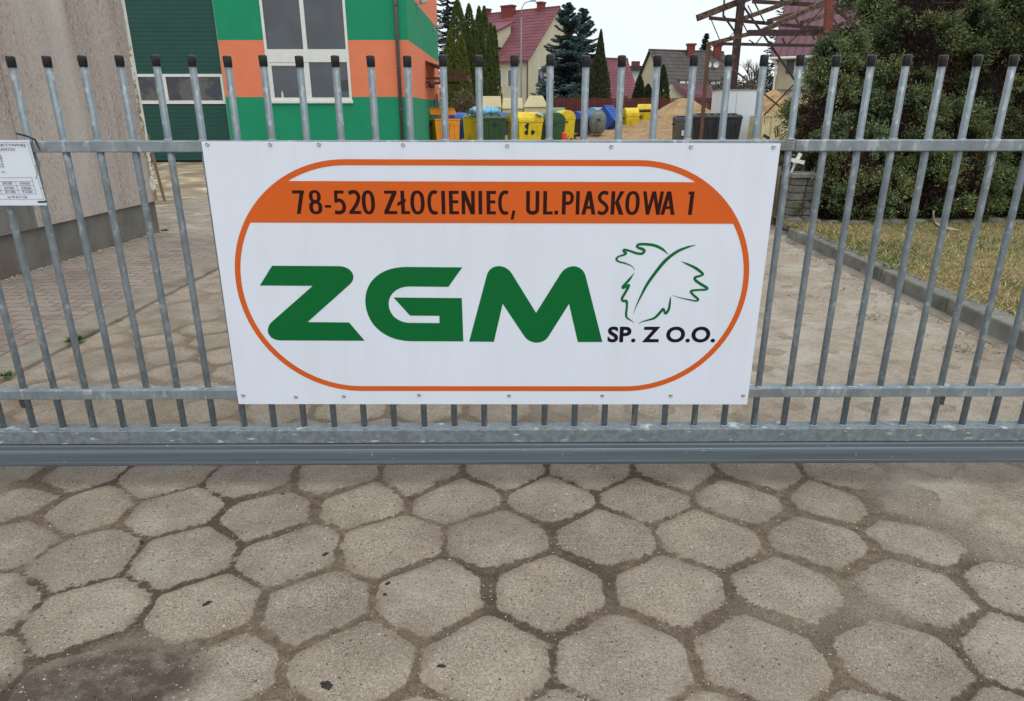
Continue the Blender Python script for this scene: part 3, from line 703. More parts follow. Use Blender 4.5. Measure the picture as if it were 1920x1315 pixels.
for s_, a_, b_ in (('SPRZĘTU SELEKTYWNEJ', (-1.809, 1.337), (-1.609, 1.348)), ('KOMUNALNYCH', (-1.776, 1.325), (-1.648, 1.334)),
                   ('28.03.2026', (-1.718, 1.211), (-1.684, 1.220)), ('25.04.2026', (-1.658, 1.211), (-1.622, 1.219)),
                   ('25.07.2026', (-1.716, 1.195), (-1.682, 1.203)), ('29.08.2026', (-1.656, 1.195), (-1.622, 1.203)),
                   ('28.11.2026', (-1.716, 1.182), (-1.680, 1.190)), ('19.12.2026', (-1.656, 1.182), (-1.620, 1.190)),
                   ('tel. 94 36 71 236', (-1.712, 1.164), (-1.643, 1.172))):
    nt_text(s_, a_[0], b_[0], a_[1], b_[1])
ln = MB()
for (a_, b_) in (((-1.796, 1.233), (-1.611, 1.235)), ((-1.799, 1.221), (-1.611, 1.222)), ((-1.803, 1.206), (-1.610, 1.207)), ((-1.807, 1.191), (-1.609, 1.192)), ((-1.810, 1.178), (-1.608, 1.178)),
                 ((-1.611, 1.235), (-1.608, 1.178)), ((-1.672, 1.220), (-1.668, 1.178)), ((-1.732, 1.221), (-1.730, 1.178)),
                 ((-1.802, 1.351), (-1.598, 1.352)), ((-1.598, 1.352), (-1.586, 1.160)), ((-1.852, 1.160), (-1.586, 1.160))):
    d = Vector((b_[0]-a_[0], b_[1]-a_[1])).normalized()*.00045
    ln.add([(a_[0]-d.y, -.0078, a_[1]+d.x), (a_[0]+d.y, -.0078, a_[1]-d.x), (b_[0]+d.y, -.0078, b_[1]-d.x), (b_[0]-d.y, -.0078, b_[1]+d.x)], [(0,1,2,3)])
ln.build('table_rules', M_ink, note)
for k_, v_ in enumerate((293, 298, 303, 307.5, 312, 323)):
    nt_text(('u 38', 'r 38', 'y 8', 'u 36', 'z 36', 'awcy')[k_], (-1.712, 1.295)[0], (-1.699, 1.295)[0], *( ((-1.704, 1.303)[1], (-1.702, 1.311)[1]), ((-1.706, 1.295)[1], (-1.704, 1.302)[1]), ((-1.708, 1.286)[1], (-1.707, 1.293)[1]), ((-1.710, 1.278)[1], (-1.709, 1.285)[1]), ((-1.712, 1.269)[1], (-1.711, 1.277)[1]), ((-1.717, 1.250)[1], (-1.716, 1.256)[1]) )[k_])
M_tie = mat('black_cable_tie', (.02,.02,.02,1), .5)
a_, b_ = (-1.601, 1.383), (-1.559, 1.362)
MB().tube([(a_[0], -.050, a_[1]), ((a_[0]+b_[0])/2, -.036, (a_[1]+b_[1])/2+.003), (b_[0], -.024, b_[1]), (b_[0]+.008, -.0215, b_[1]-.035)], [.003,.0035,.0035,.002], 6).build('cable_tie', M_tie, note)
a_ = (-1.576, 1.152)
MB().tube([(a_[0]-.02, -.024, a_[1]), (a_[0]+.004, -.026, a_[1]+.001), (a_[0]+.012, -.03, a_[1]+.003)], .0035, 6).build('cable_tie', M_tie, note)
tw = MB()
M_tw = mat('dry_twine', (.13,.12,.09,1), .8)
for P_ in ([(-1.570, 1.362), (-1.567, 1.321), (-1.562, 1.289), (-1.567, 1.240), (-1.560, 1.213)], [(-1.560, 1.289), (-1.575, 1.276), (-1.576, 1.249), (-1.586, 1.231)], [(-1.575, 1.200), (-1.556, 1.200)], [(-1.566, 1.362), (-1.569, 1.339)]):
    tw.tube([(q[0], -.026-.003*math.sin(i*2.1), q[1]) for i, q in enumerate(P_)], .0011, 5)
tw.build('twine', M_tw, note)

# ------------------------------------------------------------------ left building corner (near)
M_clad = mat('weathered_pebble_cladding', (.44,.375,.335,1), .95, col2=(.30,.235,.212,1), vscale=2.0, bump=.8, bscale=90, stretch=(1,1,.16), thr=(.36,.62), detail=7)
overlay(M_clad, (.56,.52,.46,1), 85, (.55,.70), stretch=(1,1,.45), detail=3, offset=4)
overlay(M_clad, (.20,.150,.135,1), 60, (.56,.72), stretch=(1,1,.35), detail=3, offset=1)
overlay(M_clad, (.54,.51,.46,1), 1.4, (.53,.70), stretch=(1,1,.12), offset=7)
M_clad2 = mat('dark_cladding_board', (.20,.185,.175,1), .95, col2=(.13,.12,.115,1), vscale=8, bump=.8, bscale=90, stretch=(1,1,.2))
M_plinth = mat('grey_plinth_render', (.185,.172,.148,1), .95, col2=(.125,.115,.10,1), vscale=3, bump=.7, bscale=120)
overlay(M_plinth, (.145,.105,.085,1), 1.5, (.5,.68), offset=2)
nb = empty('grey_building', (-4.4, 6.15, 0), 'near building with weathered grey pebbled cladding over a dark plinth, at the left edge', 'building')
def wpt(y, off, z): return (wallx(y, off)+4.4, y-6.15, z)
YN, YF = -1.0, 6.13
def wallslab(o0, o1, z0, z1, ya, yb):
    return [wpt(ya, o0, z0), wpt(ya, o1, z0), wpt(yb, o1, z0), wpt(yb, o0, z0)], [wpt(ya, o0, z1), wpt(ya, o1, z1), wpt(yb, o1, z1), wpt(yb, o0, z1)]
wl = MB()
wl.hexa(*wallslab(-2.6, .0, -.05, .405, YN, YF)); wl.build('plinth', M_plinth, nb)
MB().hexa(*wallslab(-2.6, .028, .4085, 4.6, 4.065, YF-.02)).build('wall', M_clad, nb)
MB().hexa(*wallslab(-2.6, .024, .4085, 4.6, YN, 4.06)).build('wall', [M_clad], nb)
MB().hexa(*wallslab(.0265, .031, .4085, 1.15, 3.2, 4.062)).build('cladding_board', M_clad2, nb)
MB().hexa(*wallslab(-.03, .042, .98, 4.6, YF-.0195, YF+.02)).build('corner_trim', mat('white_corner_trim', (.66,.66,.64,1), .55, var=.15, vscale=9), nb)
M_foam = mat('broken_insulation', (.42,.36,.22,1), .95, col2=(.22,.17,.10,1), vscale=18, bump=1, bscale=60)
overlay(M_foam, (.66,.64,.58,1), 9, (.5,.56))
fm = MB(); n_ = 16; pr = random.Random(3)
for i in range(n_+1):
    z = .42+1.75*i/n_; wv = .05*(1-i/n_)+.015+pr.uniform(-.02,.025); t0 = pr.uniform(0,.012)
    fm.v += [wpt(YF-.02-wv, .0295, z), wpt(YF-.018, .033+t0, z), wpt(YF+.012, .03+t0, z), wpt(YF+.012, -.03, z)]
for i in range(n_):
    for k in range(3): fm.f.append((i*4+k, i*4+k+1, i*4+k+5, i*4+k+4)); fm.mi.append(0)
fm.build('damaged_corner', M_foam, nb)
fm = MB(); pr = random.Random(5)
for i in range(9):
    z = .55+.055*i; fm.box(*(lambda a: (a[0]-.012, a[0]+pr.uniform(.008,.02), a[1]-.02, a[1]+pr.uniform(.01,.03), z, z+.052))(wpt(YF-.02+pr.uniform(-.02,.01), .035, 0)))
fm.build('exposed_foam', mat('white_foam', (.70,.68,.62,1), .9, var=.2, vscale=40), nb, bevel=.008)
sp_ = MB(); a = wpt(YF+.03, .05, 0)
sp_.bar((a[0]+.05, a[1]+.02, .40), (a[0]-.02, a[1]+.01, 1.2), .035, .012); sp_.build('loose_batten', mat('bare_wood', (.26,.19,.12,1), .85, var=.3, vscale=12, stretch=(6,6,.6)), nb)
# rubble line along the plinth
M_gravel = mat('pale_grit', (.42,.38,.32,1), .95, var=.4, vscale=30)
rb = MB(); pr = random.Random(9)
for i in range(420):
    y = pr.uniform(2.2, 6.0); x = wallx(y)+abs(pr.gauss(0, .035))+.006; s = pr.uniform(.003,.011)
    rb.lathe([(s*.5,0),(s,s*.5),(s*.6,s*1.1)], (x, y, .0225), 5)
tag(rb.build('loose_grit', M_gravel), kind='stuff', label='crumbs of pale grit lying along the dark plinth', cat='grit')

# ------------------------------------------------------------------ kerb, lawn
M_kerb = mat('grey_kerb_concrete', (.225,.215,.19,1), .93, col2=(.145,.14,.122,1), vscale=7, bump=.8, bscale=110)
overlay(M_kerb, (.30,.29,.26,1), 3, (.56,.7), offset=6); overlay(M_kerb, (.10,.105,.085,1), 4, (.6,.72), offset=16)
kb = MB(); y = -.05-.55
def kx(y): return 3.255+.028*min(y, 5.6)
while y < 5.6:
    xa, xb = kx(y), kx(min(y+.99, 5.68)); ye = min(y+.992, 5.68); dz = rng.uniform(-.004,.004)
    kb.hexa([(xa,y,-.05),(xa+.20,y,-.05),(xb+.20,ye,-.05),(xb,ye,-.05)], [(xa+.012,y,.138+dz),(xa+.20,y,.138+dz),(xb+.20,ye,.138+dz),(xb+.012,ye,.138+dz)]); y += 1.0
tag(kb.build('kerb', M_kerb, bevel=.014), kind='structure')
gut = MB().hexa([(kx(0)-.075,-.6,-.03),(kx(0)+.01,-.6,-.03),(kx(5.6)+.01,5.6,-.03),(kx(5.6)-.075,5.6,-.03)], [(kx(0)-.075,-.6,.004),(kx(0)+.01,-.6,.026),(kx(5.6)+.01,5.6,.026),(kx(5.6)-.075,5.6,.004)])
tag(gut.build('kerb_footing', M_edge), kind='structure')
lw = MB(); xs = np.linspace(0, 1, 46); ys = np.linspace(-.6, 9.5, 100)
for yy in ys:
    x0_ = kx(yy)+.198
    for t in xs:
        x = x0_+t*(12-x0_); z = .128+.022*float(fbm(np.array([x*3.1]), np.array([yy*3.1]), 2)[0]) - .02*(1-min(1, t*20)); lw.v.append((x, yy, z))
for j in range(len(ys)-1):
    for i in range(len(xs)-1):
        a = j*len(xs)+i; lw.f.append((a, a+1, a+1+len(xs), a+len(xs))); lw.mi.append(0)
M_soil = mat('thatchy_soil', (.30,.24,.11,1), .95, col2=(.17,.14,.065,1), vscale=20, bump=.9, bscale=60)
overlay(M_soil, (.10,.085,.05,1), 40, (.5,.8)); 
tag(lw.build('lawn', M_soil, smooth=True), kind='structure')
# grass blades
def blades(n, fx, name, mt_, hmin, hmax, seed, cols):
    rs = np.random.RandomState(seed); X_, Y_ = fx(rs, n); n = len(X_)
    Zb = .128+.022*fbm(X_*3.1, Y_*3.1, 2)-.008
    h = rs.uniform(hmin, hmax, n)*(.5+.9*fbm(X_*2.2, Y_*2.2, 66)); a = rs.uniform(0, 6.28, n); lean = rs.uniform(.3, 1.9, n)*h; wd = rs.uniform(.0020, .0050, n)
    dx, dy = np.cos(a), np.sin(a)
    B0 = np.stack([X_-dy*wd, Y_+dx*wd, Zb], 1); B1 = np.stack([X_+dy*wd, Y_-dx*wd, Zb], 1)
    Tt = np.stack([X_+dx*lean, Y_+dy*lean, Zb+h*.75], 1)
    V = np.stack([B0, B1, Tt], 1).reshape(-1, 3)
    k = np.clip((fbm(X_*1.6, Y_*1.6, 55)-.48)*5.5+.45+.25*(Y_-3)*.2+rs.normal(0, .30, n), 0, 1)[:, None]
    c = np.array(cols[0])*(1-k)+np.array(cols[1])*k; dry = (rs.rand(n) < .25)[:, None]; c = np.where(dry, np.array(cols[2]), c)*rs.uniform(.7, 1.25, (n, 1))
    o = fast_mesh(name, V, 3, mt_, tint=c)
    return o
M_blade = attr_color(mat('grass_blade', (1,1,1,1), .75, spec=.2))
def lawn_xy(rs, n):
    y = -.5+6.6*rs.rand(n)**.9; x = kx(0)+.19+rs.rand(n)*4.4; return x, y
tag(blades(110000, lawn_xy, 'grass', M_blade, .014, .065, 4, ((.27,.205,.075), (.10,.135,.028), (.52,.41,.22))), kind='stuff', label='short patchy yellow-green lawn behind the kerb', cat='grass')

# ------------------------------------------------------------------ leaf litter, small debris
M_litter = attr_color(mat('dry_leaf_bits', (1,1,1,1), .9))
rs = np.random.RandomState(31)
def litter(name, XY, s0, s1, cols, label, zoff=.006):
    n = len(XY); C = np.concatenate([XY, np.full((n,1), zoff)], 1)
    D = np.stack([rs.normal(0,1,n), rs.normal(0,1,n), rs.normal(0,.15,n)], 1); D = norm(D)
    S = norm(np.stack([-D[:,1], D[:,0], rs.normal(0,.4,n)], 1)); L_ = rs.uniform(s0, s1, (n,1)); W_ = L_*rs.uniform(.15,.5,(n,1))
    V = np.stack([C-D*L_, C+S*W_, C+D*L_, C-S*W_], 1).reshape(-1,3)
    c = np.array(cols)[rs.randint(0, len(cols), n)]*rs.uniform(.7,1.2,(n,1))
    return tag(fast_mesh(name, V, 4, M_litter, tint=c), kind='stuff', label=label, cat='litter')
yy = rs.uniform(.2, 5.6, 700); xx = 3.2+.028*yy-.03-np.abs(rs.normal(0, .14, 700))
clump = np.concatenate([np.stack([rs.normal(cx_, .09, k_), rs.normal(cy_, .07, k_)], 1) for cx_, cy_, k_ in ((2.75,2.35,120),(2.98,1.62,110),(2.55,2.9,70),(3.08,.95,120),(2.4,3.9,60),(2.85,3.2,50))])
litter('leaf_litter', np.concatenate([np.stack([xx, yy], 1), clump]), .004, .017, [(.13,.07,.04),(.20,.13,.08),(.07,.045,.03),(.30,.22,.14)], 'brown dead leaf bits lying along the foot of the kerb', .010)
pp = np.stack([np.concatenate([rs.uniform(-5, 4.2, 9000), rs.uniform(-2.6, 2.8, 26000)]), np.concatenate([rs.uniform(-2.4, 5.5, 9000), rs.uniform(-1.9, .3, 26000)])], 1); pp = pp[(pp[:,0] > -2.8) & (pp[:,0] < 3.15) | (pp[:,1] < .3)]
litter('ground_crumbs', pp, .0012, .0045, [(.08,.06,.045),(.16,.13,.10),(.24,.20,.165),(.55,.50,.43),(.60,.56,.50),(.42,.38,.33)], 'tiny crumbs of grit and bark scattered over the paving', .003)
# dark tar-like spots on near pavers
def blot(x, y, r, seed, label):
    pr = random.Random(seed); m = MB(); n = 22; ph = [pr.uniform(0, 6.28) for _ in range(4)]
    rr = [r*(1+.28*math.sin(2*a+ph[0])+.16*math.sin(5*a+ph[1])+.1*math.sin(9*a+ph[2])) for a in [2*math.pi*k/n for k in range(n)]]
    m.v = [(rr[k]*math.cos(2*math.pi*k/n), .62*rr[k]*math.sin(2*math.pi*k/n), .001) for k in range(n)] + [(.8*rr[k]*math.cos(2*math.pi*k/n), .5*rr[k]*math.sin(2*math.pi*k/n), .0045) for k in range(n)] + [(0,0,.0055)]
    m.f = [(k, (k+1) % n, n+(k+1) % n, n+k) for k in range(n)] + [(n+k, n+(k+1) % n, 2*n) for k in range(n)]; m.mi = [0]*len(m.f)
    o = m.build('tar_spot', M_tar, smooth=True, loc=(x, y, .0)); o.rotation_euler.z = pr.uniform(-.5,.5)
    return tag(o, label, 'tar spot')
M_tar = mat('dark_tar', (.035,.030,.028,1), .9, var=.4, vscale=60, bump=.8, bscale=200)
for (q, r, lb) in (((-0.887, -0.740), .014, 'small black tar spot on a paver left of the frame centre, above the largest spot'), ((-0.433, -1.063), .019, 'largest black tar spot, on the paver at the bottom of the photo'),
                   ((-0.581, -0.491), .011, 'small oval brown spot at the edge of a paver below the sign, between two joints'), ((-1.255, -0.414), .008, 'tiny dark spot by a joint at the far left of the near paving'),
                   ((-0.338, -0.648), .009, 'upper of two small dark spots close together on the left of a paver'), ((-0.338, -0.702), .007, 'lower of two small dark spots close together on the left of a paver'),
                   ((-0.131, -0.999), .010, 'dark smudge on the paver directly right of the largest spot'), ((-0.852, -0.095), .006, 'tiny dark spot on the paver just in front of the gate')):
    blot(q[0], q[1], r, int(r*1e4)+int(q[0]*100), lb)
# weeds
M_weed = attr_color(mat('weed_leaf', (1,1,1,1), .6))
def weed(x, y, r, n, label, zb=.0):
    rs_ = np.random.RandomState(int(abs(x*100))+n); a = rs_.uniform(0, 6.28, n); ln_ = r*rs_.uniform(.5, 1, n); el = rs_.uniform(.15, .9, n)
    base = np.stack([rs_.normal(0, r*.15, n), rs_.normal(0, r*.12, n), np.full(n, .004)], 1)
    D = np.stack([np.cos(a)*np.cos(el), np.sin(a)*np.cos(el), np.sin(el)], 1); S = norm(np.cross(D, [0,0,1]))
    w_ = (ln_*.13)[:,None]; mid = base+D*(ln_*.55)[:,None]; tip = base+D*ln_[:,None]-np.array([0,0,1])*(ln_*.15)[:,None]
    V = np.stack([base, mid+S*w_, tip, mid-S*w_], 1).reshape(-1,3)
    c = np.array([(.07,.16,.025)])*rs_.uniform(.6,1.6,(n,1))
    t_ = empty('weed', (x, y, zb), label, 'weed', 'weeds in the walkway joints')
    fast_mesh('leaves', V, 4, M_weed, t_, tint=c); return t_
q = (-2.814, 1.799); weed(q[0], q[1], .075, 110, 'green weed tuft growing where the edging meets the pavers, largest of the weeds', .02)
q = (-2.842, 1.179); weed(q[0], q[1], .055, 60, 'sparse green weed low at the left edge behind the lower rail', .01)
q = (-4.517, 6.077); weed(q[0]+.04, q[1]-.03, .06, 60, 'small bright weed at the foot of the plinth, left one of the pair', .02)
q = (-4.373, 6.194); weed(q[0]+.06, q[1], .06, 60, 'small bright weed at the outer corner of the plinth', .02)
q = (-2.828, 2.491); weed(q[0], q[1], .02, 20, 'tiny weed in the joint behind the larger tuft', .02)

# ------------------------------------------------------------------ green and orange building
M_gr = mat('green_render', lin(18,140,100,1.0), .88, var=.07, vscale=1.4, bump=.35, bscale=50)
M_or = mat('orange_render', lin(226,128,92,1.0), .88, var=.06, vscale=1.4, bump=.35, bscale=50)
M_pvc = mat('white_pvc', (.72,.72,.69,1), .4, var=.06, vscale=6)
M_glass = mat('dark_glass', (.040,.044,.060,1), .08, spec=1.0, col2=(.026,.029,.042,1), vscale=.9, thr=(.45,.55), detail=1)  # two grey-blue tones painted in for reflections on the panes
M_door = mat('green_sectional_door', lin(8,78,68,.8), .5, var=.12, vscale=2)
M_dark = mat('dark_recess', (.02,.024,.026,1), .8)
gb = empty('green_orange_building', (-2.9, 19.8, 0), 'flat-roofed building rendered green with a broad orange stripe, behind the gate on the left', 'building')
def gbx(x): return x+2.9
def gby(y): return y-19.8
X0, X1, Y0, Y1 = -14.0, -2.915, 19.8, 29.35
lev = [(-.1, 1.886, 0), (1.886, 3.478, 1), (3.478, 4.80, 0), (4.80, 7.2, 1)]
wxa, wxb, wza, wzb = -7.235, -4.72, 1.70, 6.0      # window opening
dxa, dxb, dzb = -13.2, -8.60, 5.4                  # door opening
wm = MB()
for z0, z1, mi in lev:
    segs = [(X0, dxa), (dxb, wxa), (wxb, X1)]
    for a, b in segs: wm.box(gbx(a), gbx(b), 0, .3, z0, z1, mi)
    if z1 <= wza+.2: wm.box(gbx(wxa), gbx(wxb), 0, .3, z0, min(z1, wza), mi)
    if z1 > dzb: wm.box(gbx(dxa), gbx(dxb), 0, .3, max(z0, dzb), z1, mi)
    if z1 > wzb: wm.box(gbx(wxa), gbx(wxb), 0, .3, max(z0, wzb), z1, mi)
    wm.box(gbx(X1)-.3, gbx(X1), .3, gby(Y1), z0, z1, mi); wm.box(gbx(X0), gbx(X0)+.3, .3, gby(Y1), z0, z1, mi)
    wm.box(gbx(X0)+.3, gbx(X1)-.3, gby(Y1)-.3, gby(Y1), z0, z1, mi)
wm.build('wall', [M_gr, M_or], gb)
MB().box(gbx(X0)-.1, gbx(X1)+.08, -.08, gby(Y1)+.08, 7.202, 7.4).build('roof', mat('grey_roof_edge', (.2,.2,.2,1), .7, var=.2), gb)
MB().box(gbx(X0)+.31, gbx(X1)-.31, .45, gby(Y1)-.31, .0, 7.1).build('interior_void', M_dark, gb)
# door
vz0, vz1 = (-9.373, 1.739)[1], (-9.254, 2.519)[1]
dr = MB(); z = .0; k = 0
zs = []
while z < dzb:
    if vz0-.15 <= z < vz1: z = vz1+.025; continue
    h_ = .118; dr.box(gbx(dxa)+.02, gbx(dxb)-.02, .12, .16, z+.004, z+h_-.010); dr.box(gbx(dxa)+.02, gbx(dxb)-.02, .128, .158, z+h_-.010, z+h_+.004); z += h_
door = dr.build('garage_door', M_door, gb)
vz0, vz1 = (-9.373, 1.739)[1], (-9.254, 2.519)[1]
fr = MB().box(gbx(dxa)+.02, gbx(dxb)-.02, .10, .155, vz0-.05, vz0+.05).box(gbx(dxa)+.02, gbx(dxb)-.02, .10, .155, vz1-.05, vz1+.03)
for u_ in ((-10.439, 2.154)[0], (-12.151, 2.156)[0], -8.67): fr.box(gbx(u_)-.05, gbx(u_)+.05, .095, .15, vz0+.0505, vz1-.0505)
fr.build('window_band_frame', M_pvc, door)
MB().box(gbx(dxa)+.02, gbx(dxb)-.02, .125, .15, vz0+.05, vz1-.05).build('pane', mat('painted_reflection_glass', (.10,.092,.085,1), .1, col2=(.035,.037,.05,1), vscale=1.3, thr=(.45,.55)), door)  # light and dark blocks in the colour imitate reflections
MB().box(gbx(dxa)-.02, gbx(dxa)+.02, .05, .2, 0, dzb).box(gbx(dxb)-.02, gbx(dxb)+.004, .012, .2, 0, dzb).build('door_reveal', mat('pale_green_reveal', lin(120,180,150), .8, var=.2), gb)
# window
win = MB()
fw_ = .075
trz0, trz1 = (-6.105, 2.872)[1], (-6.068, 3.228)[1]
win.box(gbx(wxa), gbx(wxa)+fw_, -.02, .10, wza+.09, wzb).box(gbx(wxb)-fw_, gbx(wxb), -.02, .10, wza+.09, wzb)
win.box(gbx(wxa)+fw_, gbx(wxb)-fw_, -.025, .10, trz0, trz1)
mul = (wxa+wxb)/2-.03
win.box(gbx(mul)-.06, gbx(mul)+.06, -.015, .09, trz1+.002, wzb); win.box(gbx(mul)-.06, gbx(mul)+.06, -.015, .09, wza+.09, trz0-.002)
win.box(gbx(wxa)+fw_, gbx(mul)-.06, -.01, .085, trz0-.10, trz0-.002)
win.box(gbx(wxa)+fw_, gbx(wxa)+fw_+.07, -.01, .085, wza+.17, trz0-.101).box(gbx(mul)-.13, gbx(mul)-.061, -.01, .085, wza+.17, trz0-.101)
win.box(gbx(wxa)+fw_, gbx(wxb)-fw_, -.01, .085, wza+.09, wza+.169)
wf = win.build('window', M_pvc, gb)
MB().box(gbx(wxa)-.03, gbx(wxb)+.03, -.06, .1, wza, wza+.088).build('sill', M_pvc, wf, bevel=.01)
for a, b, c, d in ((wxa+fw_, mul-.06, trz1, wzb), (mul+.06, wxb-fw_, trz1, wzb), (wxa+fw_, mul-.06, wza+.17, trz0-.1), (mul+.06, wxb-fw_, wza+.17, trz0)):
    MB().box(gbx(a)-.01, gbx(b)+.01, .03, .045, c, d).build('pane', M_glass, wf)
# dark panel before the pane, painted in as a reflection
MB().box(gbx(-5.25), gbx(-4.80), .022, .028, 2.05, 2.36).build('painted_pane_reflection', mat('dark_reflection_tone', (.05,.055,.06,1), .5), wf)
# bottle on the sill
it = MB().tube([(gbx(-6.85), .02, wza+.17), (gbx(-6.85), .02, wza+.30)], .03, 8).tube([(gbx(-6.85), .02, wza+.30), (gbx(-6.85), .02, wza+.37)], .012, 8)
it.build('bottle', M_pvc, wf)
MB().tube([(gbx(-6.85), .02, wza+.372), (gbx(-6.85), .02, wza+.42)], .016, 8).build('bottle_top', mat('red_cap', (.5,.03,.02,1), .5), wf)
# downpipe
M_pipe = mat('brown_metal_pipe', lin(88,78,82), .5, .2, var=.2)
dpx = (-3.229, 3.696)[0]
dp = MB().tube([(gbx(dpx), -.08, -.05), (gbx(dpx), -.08, 7.3)], .055, 12)
for z in (1.5, 2.72, 4.4): dp.tube([(gbx(dpx), -.08, z), (gbx(dpx), -.08, z+.04)], .064, 12)
dp.build('downpipe', M_pipe, gb, smooth=True)
# side wall fittings
M_maroon = mat('maroon_metal', lin(84,28,34), .5, var=.2)
cn = MB(); SX_ = gbx(X1)
cy0, cy1 = 24.1-19.8, 27.4-19.8
cn.hexa([(SX_-.01,cy0,3.14),(SX_+1.5,cy0,2.66),(SX_+1.5,cy1,2.66),(SX_-.01,cy1,3.14)], [(SX_-.01,cy0,3.20),(SX_+1.5,cy0,2.72),(SX_+1.5,cy1,2.72),(SX_-.01,cy1,3.20)])
cn.box(SX_, SX_+1.5, cy0, cy0+.05, 2.56, 2.64); cn.box(SX_+1.45, SX_+1.5, cy0+.051, cy1, 2.56, 2.64); cn.box(SX_, SX_+1.0, cy1-.05, cy1, 2.52, 2.6)
cn.bar((SX_, cy0+.06, 2.3), (SX_+.7, cy0+.06, 2.55), .035); cn.build('entrance_canopy', M_maroon, gb)
ltb = MB().box(SX_, SX_+.12, cy0-.1, cy0+.1, 2.42, 2.50).lathe([(.05,0),(.11,.05),(.12,.16),(.06,.24)], (SX_+.2, cy0, 2.26), 10); ltb.build('wall_lamp', mat('dark_lamp', (.05,.02,.02,1), .5), gb)
for yy_, zz in ((22.3, 4.78), (27.6, 4.62)):
    cm = MB().box(SX_, SX_+.06, gby(yy_)-.06, gby(yy_)+.06, zz-.1, zz+.05).bar((SX_+.05, gby(yy_), zz-.02), (SX_+.30, gby(yy_)-.05, zz+.04), .03)
    cm.bar((SX_+.16, gby(yy_)-.28, zz+.03), (SX_+.34, gby(yy_)+.14, zz+.15), .10, .10); cm.build('security_camera', mat('camera_shell', (.4,.39,.38,1), .5, var=.3, vscale=9), gb, bevel=.01)
pl_ = MB().tube([(SX_+.14, gby(26.6), 0), (SX_+.06, gby(26.6), 1.95)], .045, 8).tube([(SX_+.18, gby(27.4), 0), (SX_+.06, gby(27.4), 2.15)], .04, 8)
tag(pl_.build('leaning_pole', mat('grey_pole', (.25,.24,.23,1), .6, var=.2), loc=(-2.9, 19.8, 0)), 'pair of grey poles leaning on the orange side wall by the orange container', 'poles')

# ------------------------------------------------------------------ trees
M_thuja = attr_color(mat('thuja_foliage', (1,1,1,1), .8, spec=.2))
M_bark = mat('bark', (.10,.075,.055,1), .9, var=.4, vscale=20, bump=.6, bscale=30)
GZ = .6
def trunk(t, h, r0, name='trunk', n=8):
    MB().tube([(0,0,-.1),(.02,0,h*.4),(0,.02,h*.8),(0,0,h)], [r0, r0*.7, r0*.35, r0*.1], n).build(name, M_bark, t, smooth=True)
def thuja(x, y, zb, h, r, n, label, col=(.075,.110,.030), seed=1, leaf=.13, group='columnar thujas beside the green building', pw=.55, cat='tree', name='thuja_tree'):
    rs_ = np.random.RandomState(seed); t_ = empty(name, (x, y, zb), label, cat, group); trunk(t_, h*.9, .10)
    u = rs_.rand(n)**.9; a = rs_.uniform(0, 6.28, n); prof_ = (np.clip(1-u, 0, 1)**pw)*np.minimum(1, .55+u*3.5)
    lump = .62+.62*fbm(a*2.2+seed, u*h*1.1, seed)+.12*fbm(a*7, u*h*3, seed+3)
    rr_ = r*1.15*prof_*lump*(1-.35*rs_.rand(n)**2.2); C = np.stack([rr_*np.cos(a), rr_*np.sin(a), u*h+.05], 1)
    D = np.stack([np.cos(a)*.45, np.sin(a)*.45, np.ones(n)], 1)
    V = kites(C, D, leaf*rs_.uniform(.7,1.5,n), leaf*.45*rs_.uniform(.7,1.3,n), .45, rs_)
    c = np.array(col)*rs_.uniform(.55,1.45,(n,1))*np.array([1,1,1]); br = (rs_.rand(n) < .10)[:,None]; c = np.where(br, c*np.array([1.7,.95,.9]), c)
    fast_mesh('crown', V, 4, M_thuja, t_, tint=c); return t_
def spruce(x, y, zb, h, r, n, label, col=(.035,.06,.05), seed=1, leaf=.2, group=None, name='spruce_tree', sparse=1.0):
    rs_ = np.random.RandomState(seed); t_ = empty(name, (x, y, zb), label, 'tree', group); trunk(t_, h*.98, .16)
    Cs, Ds, tint = [], [], []; z = h*.06; per = 0
    nb_ = int(h*26*sparse); npb = max(20, n//nb_)
    for i in range(nb_):
        u = (i+rs_.rand())/nb_; z = h*(.04+.95*u); L_ = r*(1-u)**.8*rs_.uniform(.70,1.12)+.10; a = rs_.uniform(0, 6.28)
        s = rs_.rand(npb)**.8; droop = -.28*L_*s+.32*L_*s**2.4 - .10*L_*(1-u)
        if u > .75: droop = droop+.5*s*L_
        ax = np.stack([np.cos(a)*s*L_, np.sin(a)*s*L_, z+droop], 1); lat = rs_.normal(0, .21, npb)*L_*(.25+.9*s*(1.25-s)); 
        C = ax+np.stack([-np.sin(a)*lat, np.cos(a)*lat, -np.abs(rs_.normal(0, .07, npb))*(L_*.6)-np.abs(lat)*.15], 1)
        D = np.stack([np.cos(a)+-np.sin(a)*np.sign(lat)*.8, np.sin(a)+np.cos(a)*np.sign(lat)*.8, np.full(npb, -.12)], 1)
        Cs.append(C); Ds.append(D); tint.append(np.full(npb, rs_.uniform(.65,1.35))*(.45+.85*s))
    C = np.concatenate(Cs); D = np.concatenate(Ds); k = np.concatenate(tint)[:,None]
    V = kites(C, D, leaf*rs_.uniform(.6,1.5,len(C)), leaf*.32*rs_.uniform(.7,1.4,len(C)), .35, rs_)
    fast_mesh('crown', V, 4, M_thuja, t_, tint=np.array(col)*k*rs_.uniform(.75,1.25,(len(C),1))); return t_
def T(u, v, Y, zb):       # not used for shapes; sizes are given in metres below
    return None
q = (-2.892, 7.601); thuja(q[0], 42, .1, q[1]-.1, 1.05, 9000, 'tallest columnar thuja, the wide one nearest the green building', seed=3)
q = (-3.269, 5.740); thuja(q[0], 40.5, .1, q[1]-.1, .75, 5000, 'short yellowish thuja in front, beside the building corner', (.115,.145,.030), seed=4)
